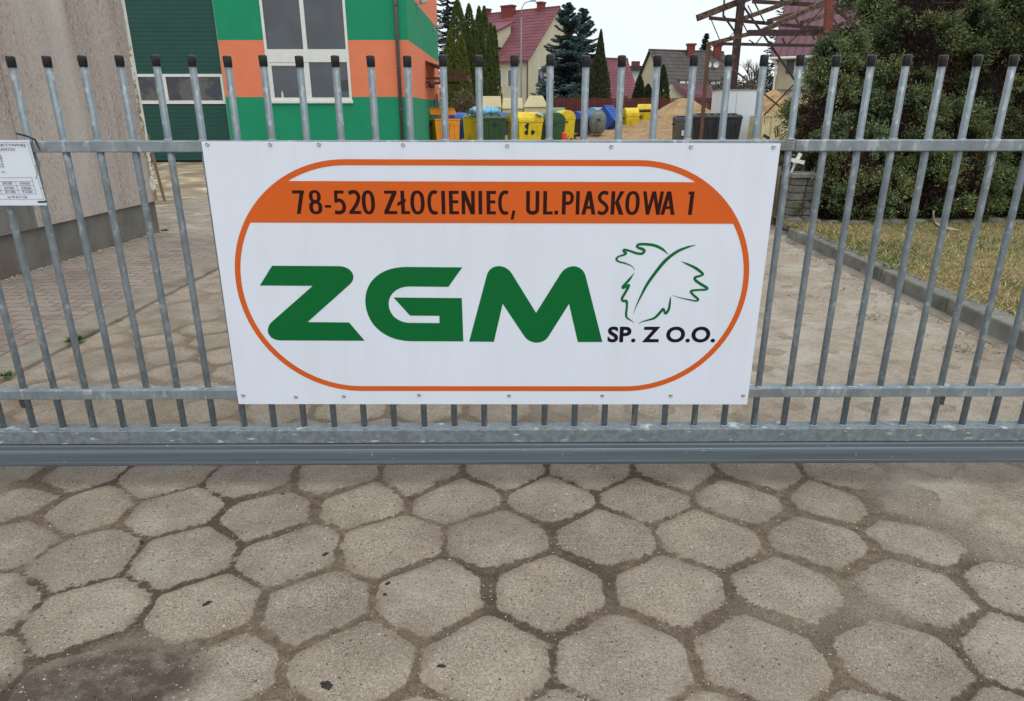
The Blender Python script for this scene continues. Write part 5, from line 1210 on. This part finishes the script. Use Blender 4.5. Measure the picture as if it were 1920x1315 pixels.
# rusty cream skip with sand behind
M_skip = mat('rusty_cream_paint', lin(222,212,170), .7, col2=lin(200,186,140), vscale=3, stretch=(3,3,.6))
overlay(M_skip, lin(120,66,34), 4, (.58,.66), stretch=(3,3,.7), offset=2); overlay(M_skip, lin(70,45,30), 9, (.64,.70), stretch=(2,2,.6), offset=9)
a_, b_ = (10.045, 1.042), (11.176, 1.041); tz = (10.431, 1.299)[1]
skp = empty('rusty_container', ((a_[0]+b_[0])/2, 26.3, 0), 'cream steel container streaked with rust in front of the right sand heap', 'container'); w2 = (b_[0]-a_[0])/2
MB().box(-w2, w2, -.8, .8, 0, tz).build('body', M_skip, skp, bevel=.02)
rb_ = MB()
for k in (-.96, -.32, .32, .96): rb_.box(w2*k-.04, w2*k+.04, -.86, -.801, 0, tz-.02)
rb_.box(-w2*1.02, w2*1.02, -.86, -.801, tz-.0195, tz+.06); rb_.build('rib', M_skip, skp)
sp2 = MB(); sp2.tube([(10.262, 24.500, 0.518), (10.157, 24.500, 0.865), (10.253, 24.500, 0.903), (10.338, 24.500, 0.556)], .03, 6).tube([(10.399, 24.500, 0.556), (10.734, 24.500, 0.787)], .025, 6).bar((9.821, 24.600, 0.593), (10.039, 24.600, 0.476), .10)
tag(sp2.build('scrap_hook', mat('dark_rust_iron', lin(52,42,38), .7)), 'bent dark iron hook and scrap before the rusty container', 'scrap iron')

# sand heaps
M_sand = mat('ochre_sand', lin(170,140,104), .95, col2=lin(136,108,76), vscale=1.6, bump=.7, bscale=12, detail=8)
overlay(M_sand, lin(184,156,120), 5, (.55,.7), offset=3)
M_sand2 = mat('gravelly_sand', lin(192,160,116), .95, col2=lin(148,114,76), vscale=2.4, bump=.9, bscale=10, detail=8)
overlay(M_sand2, lin(82,72,66), 1.1, (.60,.70), stretch=(1,1,2), offset=1)
def heap(name, pk, label, mt_, x0, x1, y0, y1, st=.12):
    xs = np.arange(x0, x1, st); ys = np.arange(y0, y1, st); X_, Y_ = np.meshgrid(xs, ys); Z = np.full(X_.shape, -9.0)
    for (cx, cy, h, rx, ry) in pk:
        r_ = np.sqrt(((X_-cx)/rx)**2+((Y_-cy)/ry)**2)*(1+.22*(fbm(X_*1.3, Y_*1.3, 12)-.5)); Z = np.maximum(Z, h*(1-np.sqrt(r_**2+.012)+.06))
    Z = Z+.16*(fbm(X_*2.2, Y_*2.2, 6)-.5)*(Z > .1) + .05*(fbm(X_*8, Y_*8, 7)-.5); Z = np.maximum(Z, -.3)+terrain(X_, Y_)
    m = MB(); m.v = [tuple(q_) for q_ in np.stack([X_.ravel(), Y_.ravel(), Z.ravel()], 1)]; nx_ = len(xs)
    for j in range(len(ys)-1):
        for i in range(nx_-1):
            a = j*nx_+i; m.f.append((a, a+1, a+nx_+1, a+nx_)); m.mi.append(0)
    return tag(m.build(name, mt_, smooth=True), label, 'sand heap')
a_ = (10.439, 2.203)
heap('sand_heap', [(a_[0], 40, a_[1]-.52, 3.0, 3.2), (a_[0]-2.6, 37.5, .55, 3.2, 3.5), (a_[0]-3.0, 33, .26, 4.5, 3.6)], 'conical heap of ochre sand in front of the red fence', M_sand, a_[0]-7, a_[0]+4, 29.5, 44)
b_ = (13.488, 2.420)
heap('sand_heap', [(b_[0], 34, b_[1]-.2, 2.3, 2.6), (b_[0]+1.6, 33.4, b_[1]-.45, 2.2, 2.4)], 'second sand heap with dark gravel patch behind the rusty container', M_sand2, b_[0]-3, b_[0]+4.5, 30.5, 38)

# ------------------------------------------------------------------ red picket fence
M_red = mat('dark_red_stain', lin(112,48,44), .75, col2=lin(80,32,32), vscale=1.5, stretch=(6,6,.5))
def pickets(xa, xb, Y, zb, zt, label, w_=.10, gap=.035):
    t_ = empty('picket_fence', (xa, Y, zb), label, 'fence'); m = MB(); x = 0
    while x < xb-xa: m.box(x, x+w_, -.02, 0, 0, zt-zb+rng.uniform(-.02,.02)); x += w_+gap
    m.build('pickets', M_red, t_)
    for z in (.35, (zt-zb)-.3): MB().box(0, xb-xa, .002, .05, z, z+.08).build('rail', M_red, t_)
    x = 0.3
    while x < xb-xa: MB().box(x, x+.09, .052, .15, -.3, zt-zb-.1).build('post', M_red, t_); x += 2.4
a_, b_ = (2.678, 2.252), (14.370, 2.374); pickets(a_[0], b_[0]+4, 46, .5, ((7.145, 2.315)[1]), 'long dark red picket fence behind the bins and sand heap')

# ------------------------------------------------------------------ houses
M_tile = mat('burgundy_roof_tiles', lin(120,62,72), .6, var=.25, vscale=.8)
def tile_bump(m, sx=.30, sz=.35):
    t = m.node_tree; N = t.nodes; L = t.links; b = N['Principled BSDF']
    tc = N.new('ShaderNodeUVMap'); 
    return m
M_tile2 = mat('burgundy_sheet_roof', lin(108,68,80), .55, var=.08, vscale=.8)
M_slate = mat('dark_grey_tiles', lin(82,75,73), .8, var=.25, vscale=2)
M_wallc = mat('cream_render', lin(202,194,168), .9, var=.10, vscale=.8)
M_wallb = mat('beige_render', lin(178,168,146), .9, var=.12, vscale=.7)
M_wallw = mat('white_render', lin(205,212,216), .9, var=.05)
M_brick = mat('red_chimney_brick', lin(128,58,52), .9, var=.35, vscale=8)
M_wf = mat('white_window_frame', lin(215,218,220), .5)
def house(name, C, gd, gw, ln_, eave, ridge, mw, mr, label, z0=.3, cat='house', tiles='wave', over=.35):
    """corner C (x,y) nearest the camera; gd: unit direction of the gable wall; the long wall runs along its left normal"""
    t_ = empty(name, (C[0], C[1], z0), label, cat); t_.rotation_euler.z = math.atan2(gd[1], gd[0])
    # local frame: gable along +x (gw), length along +y (ln_)
    w = MB(); E_, R_ = eave-z0, ridge-z0
    w.v = [(0,0,-.5),(gw,0,-.5),(gw,ln_,-.5),(0,ln_,-.5),(0,0,E_),(gw,0,E_),(gw,ln_,E_),(0,ln_,E_),(gw/2,0,R_-.12),(gw/2,ln_,R_-.12)]
    w.f = [(0,1,5,8,4),(2,3,7,9,6),(3,0,4,7),(1,2,6,5)]; w.mi = [0]*4
    w.build('wall', mw, t_)
    rf = MB(); sl_ = (R_-E_)/(gw/2)
    for s_ in (-1, 1):
        x_e = gw/2+s_*(gw/2+over); z_e = R_-sl_*(gw/2+over); 
        # stepped / ribbed slab: rows of tiles down the slope, waves along the length
        nr = 16 if tiles == 'wave' else 1; ncol = int((ln_+2*over)/.30) if tiles == 'wave' else int((ln_+2*over)/.5)
        ys_ = np.linspace(-over, ln_+over, ncol*2+1)
        for r_ in range(nr):
            t0, t1 = r_/nr, (r_+1)/nr
            for i in range(len(ys_)-1):
                pz = lambda k: (.06 if k % 2 else 0.0) if tiles == 'wave' else 0.0
                xa, za = gw/2+(x_e-gw/2)*t0, R_+(z_e-R_)*t0; xb, zb_ = gw/2+(x_e-gw/2)*t1, R_+(z_e-R_)*t1
                o_ = len(rf.v); rf.v += [(xa, ys_[i], za+pz(i)), (xa, ys_[i+1], za+pz(i+1)), (xb, ys_[i+1], zb_+pz(i+1)+.03), (xb, ys_[i], zb_+pz(i)+.03)]
                rf.f.append((o_, o_+1, o_+2, o_+3)); rf.mi.append(0)
            if tiles == 'seam': break
        if tiles == 'seam':
            for yy_ in np.arange(-over, ln_+over, .5): rf.bar((gw/2, yy_, R_+.03), (x_e, yy_, z_e+.055), .035, .05)
        # underside slab
        rf.add([(gw/2,-over,R_-.10),(gw/2,ln_+over,R_-.10),(x_e,ln_+over,z_e-.10),(x_e,-over,z_e-.10),(gw/2,-over,R_-.005),(gw/2,ln_+over,R_-.005),(x_e,ln_+over,z_e-.005),(x_e,-over,z_e-.005)],
               [(3,2,1,0),(4,5,6,7),(0,1,5,4),(1,2,6,5),(2,3,7,6),(3,0,4,7)])
    rf.tube([(gw/2,-over,R_+.03),(gw/2,ln_+over,R_+.03)], .09, 6)
    roof = rf.build('roof', mr, t_)
    return t_, roof
def chimney(roof, x, y, z0, z1, w_=.5, d_=.5): 
    MB().box(x-w_/2, x+w_/2, y-d_/2, y+d_/2, z0, z1).box(x-w_/2-.06, x+w_/2+.06, y-d_/2-.06, y+d_/2+.06, z1+.001, z1+.12).build('chimney', M_brick, roof)
def windowb(t_, face, p0, p1, z0, z1, off=.03):
    """face 'y': on the gable wall (y=0 side); 'x': on the long wall (x=0 side)"""
    f_ = MB(); g_ = MB()
    if face == 'y':
        f_.box(p0, p1, -off, .02, z0, z1); g_.box(p0+.08, (p0+p1)/2-.03, -off-.012, -off-.002, z0+.08, z1-.08).box((p0+p1)/2+.03, p1-.08, -off-.012, -off-.002, z0+.08, z1-.08)
    else:
        f_.box(-off, .02, p0, p1, z0, z1); g_.box(-off-.012, -off-.002, p0+.08, (p0+p1)/2-.03, z0+.08, z1-.08).box(-off-.012, -off-.002, (p0+p1)/2+.03, p1-.08, z0+.08, z1-.08)
    fo = f_.build('window', M_wf, t_); g_.build('pane', M_glass, fo); return fo
# big burgundy-roofed house: gable towards the right
Cc = (1.668, 3.944); ap = (4.209, 9.795); ev = (1.658, 5.571)
h1, r1 = house('red_roofed_house', (Cc[0], 58), Vector((.6,.8)), 8.6, 8.2, ev[1]+.15, ap[1], M_wallc, M_tile, 'cream house with steep burgundy tiled roof beyond the thujas, left of the blue spruce', .3)
R_ = ap[1]-.3; E_ = ev[1]+.15-.3
chimney(r1, 4.3, 1.6, R_-.6, R_+.42, .6, .5); chimney(r1, 4.0, 4.9, R_-.8, R_+.38, .6, 1.2); chimney(r1, 4.3, 7.5, R_-.5, R_+.35, .5, .5)
for p0 in (.9, 2.6, 4.6): windowb(h1, 'x', p0, p0+1.1, E_-2.3, E_-.9)
for p0 in (.9, 2.6, 4.6): windowb(h1, 'x', p0, p0+1.1, E_-4.6, E_-3.3)
windowb(h1, 'y', 1.5, 2.6, E_-2.1, E_-.8); windowb(h1, 'y', 5.5, 6.6, E_-2.1, E_-.8)
dm = MB(); sl_ = (R_-E_)/4.3     # dormer on the roof slope
dz = E_+.9
dm.v = [(.5,3.3,dz),(.5,5.0,dz),(.5,3.3,dz+1.3),(.5,5.0,dz+1.3),(2.2,3.3,dz+1.9),(2.2,5.0,dz+1.9),(2.2,3.3,dz),(2.2,5.0,dz)]
dm.f = [(0,1,3,2),(0,2,4,6),(1,7,5,3)]; dm.mi = [0]*3
dmo = dm.build('dormer', M_wallc, r1); MB().hexa([(.3,3.15,dz+1.22),(2.6,3.15,dz+2.06),(2.6,5.15,dz+2.06),(.3,5.15,dz+1.22)], [(.3,3.15,dz+1.34),(2.6,3.15,dz+2.2),(2.6,5.15,dz+2.2),(.3,5.15,dz+1.34)]).build('dormer_roof', M_tile, dmo)
MB().box(.46,.498,3.55,4.75,dz+.25,dz+1.15).build('dormer_window', M_wf, dmo); MB().box(.44,.458,3.65,4.65,dz+.35,dz+1.05).build('pane', M_glass, dmo)
MB().tube([(-.12,-.12,0),(-.12,-.12,E_)], .06, 8).build('downpipe', M_pipe, h1)
# low burgundy-roofed building
Cc = (10.558, 3.055); ap = (9.044, 5.619)
h2, r2_ = house('low_red_roofed_house', ((11.044, 3.936)[0], 58), Vector((-.30,.954)), 5.6, 4.6, 2.2, (10.444, 5.671)[1], M_wallc, M_tile, 'low house with burgundy roof between the dark thuja and the cream gable', .3, over=.2)
# white flat-roofed block
a_, b_ = (12.661, 4.512), (14.460, 4.510); tz = (13.236, 5.820)[1]
wb_ = empty('white_house', ((a_[0]+b_[0])/2, 73, 0), 'small white flat-roofed house far behind the low burgundy roof', 'house'); w2 = (b_[0]-a_[0])/2+.6
MB().box(-w2, w2, -1, 3, 0, tz-.4).build('wall', M_wallw, wb_); MB().box(-w2-.25, w2+.25, -1.3, 3.2, tz-.4, tz).build('roof', mat('dark_flat_roof', lin(62,62,66), .8), wb_)
MB().box(-.6, .2, .5, 1.1, tz, tz+.55).build('chimney', M_brick, wb_)
# grey-roofed house, gable to the left
ap = (13.470, 6.762); ev = (14.226, 4.098)
# gable wall runs away to the left; ridge runs to the right
h3 = empty('grey_roofed_house', ((14.244, 3.217)[0], 62, .3), 'cream-gabled house with dark grey tiled roof and brick chimneys, right of centre', 'house')
gl = 3.4; GD = Vector((-.33,.944)); LD = Vector((.944,.33)); GW = 6.4; LN = 7.6; E_ = 2.3; R_ = ap[1]-.3
def h3p(a, b, z): return (GD.x*a+LD.x*b, GD.y*a+LD.y*b, z)
w = MB(); w.v = [h3p(0,0,-.5), h3p(GW,0,-.5), h3p(GW,LN,-.5), h3p(0,LN,-.5), h3p(0,0,E_), h3p(GW,0,E_), h3p(GW,LN,E_), h3p(0,LN,E_), h3p(GW/2,0,R_-.1), h3p(GW/2,LN,R_-.1)]
w.f = [(0,4,8,5,1),(3,2,6,9,7),(0,3,7,4),(1,5,6,2)]; w.mi = [0]*4; w.build('wall', M_wallc, h3)
rf = MB()
for s_ in (-1, 1):
    ae = GW/2+s_*(GW/2+.3); ze = E_-.28
    nr = 14
    for r_ in range(nr):
        t0, t1 = r_/nr, (r_+1)/nr; aa, za = GW/2+(ae-GW/2)*t0, R_+(ze-R_)*t0; ab, zb_ = GW/2+(ae-GW/2)*t1, R_+(ze-R_)*t1
        rf.add([h3p(aa,-.25,za), h3p(aa,LN+.25,za), h3p(ab,LN+.25,zb_+.05), h3p(ab,-.25,zb_+.05), h3p(ab,LN+.25,zb_), h3p(ab,-.25,zb_)], [(0,1,2,3),(3,2,4,5)])
rf.tube([h3p(GW/2,-.25,R_), h3p(GW/2,LN+.25,R_)], .1, 6); rf3 = rf.build('roof', M_slate, h3)
for b_ in (4.0, 6.9):
    c = Vector(h3p(GW/2-.3, b_, R_)); MB().box(c.x-.32, c.x+.32, c.y-.3, c.y+.3, R_-.9, R_+.45).box(c.x-.42, c.x+.42, c.y-.36, c.y+.36, R_+.452, R_+.62).build('chimney', M_brick, rf3)
for b_, wd_ in ((1.7, 1.5), (5.0, 1.2)):
    # dormer windows in the roof slope
    p0, p1 = h3p(.95, b_, 0), h3p(.95, b_+wd_, 0); zc = 2.75
    dd = MB().add([(p0[0],p0[1],zc),(p1[0],p1[1],zc),(p1[0],p1[1],zc+1.15),(p0[0],p0[1],zc+1.15)]+[h3p(2.4,b_,zc),h3p(2.4,b_+wd_,zc),h3p(2.4,b_+wd_,zc+1.5),h3p(2.4,b_,zc+1.5)], [(0,1,2,3),(0,3,7,4),(1,5,6,2),(3,2,6,7)])
    do = dd.build('dormer', M_slate, rf3)
    for j in range(2):
        a0 = h3p(.90, b_+.12+j*wd_*.48, 0); a1 = h3p(.90, b_+.08+(j+.85)*wd_*.48, 0)
        MB().add([(a0[0],a0[1],zc+.15),(a1[0],a1[1],zc+.15),(a1[0],a1[1],zc+1.0),(a0[0],a0[1],zc+1.0)], [(0,1,2,3)]).build('dormer_window', M_wf, do)
for b_ in (5.4, 6.2):
    c = h3p(2.0, b_, R_-1.2); dsh = MB(); n = 12
    dsh.v = [(c[0]+.26*math.cos(a), c[1]-.3, c[2]+.26*math.sin(a)) for a in [2*math.pi*i/n for i in range(n)]] + [(c[0], c[1]-.2, c[2])]; dsh.f = [(i, (i+1) % n, n) for i in range(n)]; dsh.mi = [0]*n
    dsh.tube([(c[0],c[1]-.2,c[2]),(c[0],c[1]+.5,c[2]-.3)], .03, 5); dsh.build('satellite_dish', M_wf, rf3)
# annex with purple roof
ax_ = (13.225, 3.052); bx2 = (16.540, 3.049); zt = (13.588, 3.568)[1]
ann = empty('garage_annex', (ax_[0], 56, .3), 'low cream annex with purple sheet roof before the grey-roofed house', 'annex'); L_ = bx2[0]-ax_[0]
ww = MB(); Ht = zt-.3; ww.v = [(-1.2,0,-.5),(1.3,0,-.5),(1.3,0,Ht-1.15),(.05,0,Ht-.05),(-1.2,0,Ht-.8),(L_,.6,-.5),(L_,.6,Ht-1.2)]; ww.f = [(0,1,2,3,4),(1,5,6,2)]; ww.mi = [0,0]; ww.build('wall', M_wallc, ann)
rr2 = MB().add([(0,-.2,Ht),(L_,.4,Ht-.1),(L_+.3,-.1,Ht-1.25),(1.55,-.35,Ht-1.3)], [(0,3,2,1)]).add([(0,-.2,Ht-.08),(L_,.4,Ht-.18),(L_+.3,-.1,Ht-1.33),(1.55,-.35,Ht-1.38)], [(0,1,2,3)])
for i in range(1, 14):
    t = i/14; rr2.bar((t*L_, -.2+.6*t, Ht-.1*t+.02), (1.55+(L_-1.25)*t, -.35+.25*t, Ht-1.3+.05*t+.02), .05)
rr2.build('roof', M_tile2, ann)
# beige house with purple standing-seam roof on the right
Y5 = 38.0
a_ = (14.976, 3.107); ev5 = (14.805, 4.442)
h5 = empty('beige_house', (a_[0], Y5, .2), 'beige house with purple standing-seam roof and grey shutters behind the steel frame', 'house', rz=rad(-30))
W5 = 9.5; E5 = ev5[1]-.2; D5 = 7.0; R5 = E5+4.6
w = MB(); w.v = [(0,0,-.5),(W5,0,-.5),(W5,D5,-.5),(0,D5,-.5),(0,0,E5),(W5,0,E5),(W5,D5,E5),(0,D5,E5),(0,D5/2,R5-.15),(W5,D5/2,R5-.15)]
w.f = [(0,1,5,4),(0,4,8,7,3),(1,2,6,9,5),(2,3,7,6)]; w.mi = [0]*4; w.build('wall', M_wallb, h5)
rf = MB().hexa([(-.35,-.35,E5-.28),(W5+.3,-.35,E5-.28),(W5+.3,D5/2,R5-.1),(-.35,D5/2,R5-.1)], [(-.35,-.35,E5-.16),(W5+.3,-.35,E5-.16),(W5+.3,D5/2,R5+.02),(-.35,D5/2,R5+.02)])
rf.hexa([(-.35,D5/2+.002,R5-.1),(W5+.3,D5/2+.002,R5-.1),(W5+.3,D5+.35,E5-.28),(-.35,D5+.35,E5-.28)], [(-.35,D5/2+.002,R5+.02),(W5+.3,D5/2+.002,R5+.02),(W5+.3,D5+.35,E5-.16),(-.35,D5+.35,E5-.16)])
for i in range(27): x = -.3+i*.38; rf.bar((x,-.36,E5-.13), (x,D5/2,R5+.05), .03, .06)
rf5 = rf.build('roof', M_tile2, h5)
MB().tube([(-.4,-.42,E5-.25),(W5+.3,-.42,E5-.25)], .07, 8).build('gutter', M_wf, h5)
MB().tube([(-.06,-.1,0),(-.06,-.1,E5-.6),(-.2,-.38,E5-.3)], .06, 8).build('downpipe', M_wf, h5)
M_shut = mat('grey_louvred_shutter', lin(84,92,96), .7, var=.15)
for (u0, u1) in (((15.862, 3.791)[0]-a_[0], (16.571, 3.791)[0]-a_[0]), ((17.693, 3.790)[0]-a_[0], (18.432, 3.789)[0]-a_[0])):
    z0, z1 = (15.974, 3.409)[1]-.2, (15.880, 4.090)[1]-.2
    wo = MB().box(u0, u1, -.04, .02, z0, z1).build('window', M_wf, h5); MB().box(u0+.08, u1-.08, -.06, -.041, z0+.08, z1-.08).build('pane', M_glass, wo)
    for xa, xb in ((u0-.42, u0-.03), (u1+.03, u1+.42)):
        sh = MB().box(xa, xb, -.06, -.02, z0, z1)
        for k in range(7): zz = z0+.05+k*(z1-z0-.1)/7; sh.hexa([(xa+.04,-.085,zz),(xb-.04,-.085,zz),(xb-.04,-.061,zz+.03),(xa+.04,-.061,zz+.03)], [(xa+.04,-.085,zz+.02),(xb-.04,-.085,zz+.02),(xb-.04,-.061,zz+.05),(xa+.04,-.061,zz+.05)])
        sh.build('shutter', M_shut, wo)
MB().box(-.02, W5, -.05, -.001, (16.088, 2.580)[1]-.24, (16.084, 2.608)[1]-.2).build('cornice', mat('grey_band', lin(120,116,106), .9), h5)

# street lamp
q = (0.999, 2.496); zt = (0.981, 8.045)[1]; ax2 = (1.801, 8.206)
lp_ = empty('street_lamp', (q[0], 48, .3), 'thin grey street lamp with short curved arm before the burgundy roof', 'street lamp')
M_lampg = mat('lamp_grey', lin(150,150,160), .5, .3)
MB().tube([(0,0,-.3),(0,0,zt-.9)], [.075,.05], 10).build('pole', M_lampg, lp_)
MB().tube([(0,0,zt-.9),(.02,0,zt-.4),(.2,0,zt-.05),(.6,0,zt+.08)], .03, 8).build('arm', M_lampg, lp_, smooth=True)
MB().box(.6,.98,-.09,.09,zt+.05,zt+.13).build('lamp_head', M_lampg, lp_, bevel=.02)

# ------------------------------------------------------------------ rusty steel shed frame
M_rust = mat('dark_rusty_steel', lin(66,50,50), .8, .1, col2=lin(52,36,40), vscale=6, bump=.5, bscale=30)
overlay(M_rust, lin(130,82,58), 5, (.58,.7), offset=3)
M_rust2 = mat('flaking_purlin', lin(104,82,68), .9, col2=lin(56,40,36), vscale=7, bump=.8, bscale=25, thr=(.42,.58))
M_redp = mat('red_primer', lin(128,58,48), .7, col2=lin(92,44,40), vscale=5)
M_oldw = mat('brown_old_timber', lin(110,78,58), .85, col2=lin(76,54,42), vscale=5, stretch=(4,4,.5))
fr_ = empty('steel_shed_frame', (6, 26, 0), 'rusty roofless steel shed frame with lattice trusses above the sand heaps', 'steel frame')
def mem(name, a, b, w_, mt_, h=None, cap=0):
    w_ = w_*(1.35 if name in ('purlin', 'beam', 'truss_chord') else 1.15)
    o = Vector((6,26,0)); MB().bar(Vector(a)-o, Vector(b)-o, w_, h).build(name, mt_, fr_)
def post(xz, Y, w_, mt_, ztop): o = Vector((6,26,0)); MB().box(xz[0]-w_/2-6, xz[0]+w_/2-6, Y-26-w_/2, Y-26+w_/2, -.1, ztop).build('post', mt_, fr_)
post((10.433, 4.390), 31, .29, M_rust, 7.2)
post((7.533, 3.134), 25, .12, M_oldw, (7.543, 3.864)[1])
post((10.354, 2.948), 22, .12, M_oldw, (10.255, 3.855)[1])
mem('hanger', (10.467, 22.000, 5.326), (10.602, 22.000, 3.887), .19, M_redp)
for a, b, w_, m_, nm in (
  ((8.557, 31.000, 5.393), (11.284, 31.500, 6.404), .20, M_rust2, 'purlin'), ((9.082, 31.000, 5.393), (14.767, 31.500, 4.988), .10, M_rust, 'truss_chord'),
  ((10.230, 30.000, 5.233), (13.031, 31.000, 6.182), .13, M_rust2, 'purlin'), ((10.938, 31.000, 6.056), (16.418, 31.000, 5.798), .11, M_rust, 'truss_chord'),
  ((7.549, 25.000, 3.810), (9.686, 25.500, 4.328), .11, M_rust2, 'purlin'), ((9.686, 25.500, 4.328), (12.578, 27.000, 5.542), .12, M_rust2, 'purlin'),
  ((7.654, 25.100, 3.836), (13.466, 25.100, 3.724), .075, M_rust, 'truss_chord'), ((8.093, 22.400, 3.928), (12.346, 22.400, 3.942), .13, M_rust, 'beam'),
  ((10.679, 28.000, 4.921), (13.618, 29.000, 5.740), .11, M_rust2, 'purlin'), ((11.252, 26.000, 4.637), (14.420, 27.000, 5.523), .11, M_rust2, 'purlin'),
  ((11.589, 24.000, 4.259), (13.201, 24.000, 4.804), .10, M_rust2, 'purlin'), ((10.513, 22.300, 3.949), (10.537, 22.300, 3.787), .18, M_oldw, 'bracket'),
  ((8.769, 25.300, 5.113), (11.545, 25.300, 1.976), .055, M_rust, 'brace'), ((7.626, 24.900, 3.530), (11.539, 24.900, 0.855), .05, M_oldw, 'brace'),
  ((9.770, 24.700, 1.303), (11.359, 24.700, 3.058), .04, M_rust, 'brace'), ((10.491, 24.700, 0.433), (11.189, 24.700, 1.014), .04, M_oldw, 'brace'),
  ((9.185, 31.100, 5.361), (9.711, 31.100, 4.422), .03, M_rust, 'web'), ((9.746, 31.100, 5.491), (10.348, 31.100, 4.795), .06, M_rust, 'web'), ((10.339, 31.100, 4.883), (9.948, 31.100, 4.466), .03, M_rust, 'web'),
  ((11.073, 31.100, 6.005), (11.682, 31.100, 5.122), .04, M_rust, 'web'), ((9.704, 31.100, 6.133), (9.727, 31.100, 5.448), .06, M_rust, 'web'), ((10.584, 31.100, 5.274), (10.902, 31.100, 4.795), .035, M_rust, 'web'),
  ((11.062, 31.100, 5.490), (10.774, 31.100, 5.920), .035, M_rust, 'web'), ((10.654, 25.100, 4.732), (10.975, 25.100, 4.268), .04, M_rust, 'web'), ((10.975, 25.100, 4.268), (11.632, 25.100, 5.033), .04, M_rust, 'web'),
  ((11.198, 25.100, 4.376), (11.496, 25.100, 3.961), .04, M_rust, 'web'), ((11.099, 25.100, 4.376), (10.501, 25.100, 3.817), .04, M_rust, 'web'), ((10.256, 25.100, 4.016), (10.422, 25.100, 3.817), .04, M_rust, 'web'),
  ((12.044, 25.100, 5.033), (13.220, 25.100, 4.231), .07, M_rust, 'web'), ((12.012, 25.100, 4.732), (12.328, 25.100, 4.357), .04, M_rust, 'web'), ((13.040, 25.100, 4.944), (12.691, 25.100, 4.195), .05, M_rust, 'web'),
  ((9.031, 25.100, 3.963), (9.287, 25.100, 3.817), .03, M_rust, 'web'), ((9.528, 25.100, 4.125), (9.307, 25.100, 3.817), .03, M_rust, 'web'), ((11.810, 25.200, 3.751), (13.206, 25.200, 2.581), .03, M_rust, 'web'), ((12.700, 25.100, 4.141), (13.121, 25.100, 3.761), .03, M_rust, 'web'), ((13.057, 25.100, 4.141), (12.762, 25.100, 3.761), .03, M_rust, 'web')):
    mem(nm, a, b, w_, m_)
chn = MB()
def link(a, b):
    a = Vector(a)-Vector((6,26,0)); b = Vector(b)-Vector((6,26,0)); d = (b-a); s_ = Vector((d.z,0,-d.x)).normalized()*.055
    chn.tube([a, a+d*.2+s_, a+d*.8+s_, b, b-d*.2-s_, a+d*.2-s_, a], .013, 5)
link((10.463, 24.700, 2.041), (10.623, 24.700, 2.191)); link((10.623, 24.700, 2.191), (10.763, 24.700, 2.340)); link((11.288, 25.300, 2.340), (11.513, 25.300, 2.053))
chn.build('chain_link', M_rust, fr_)
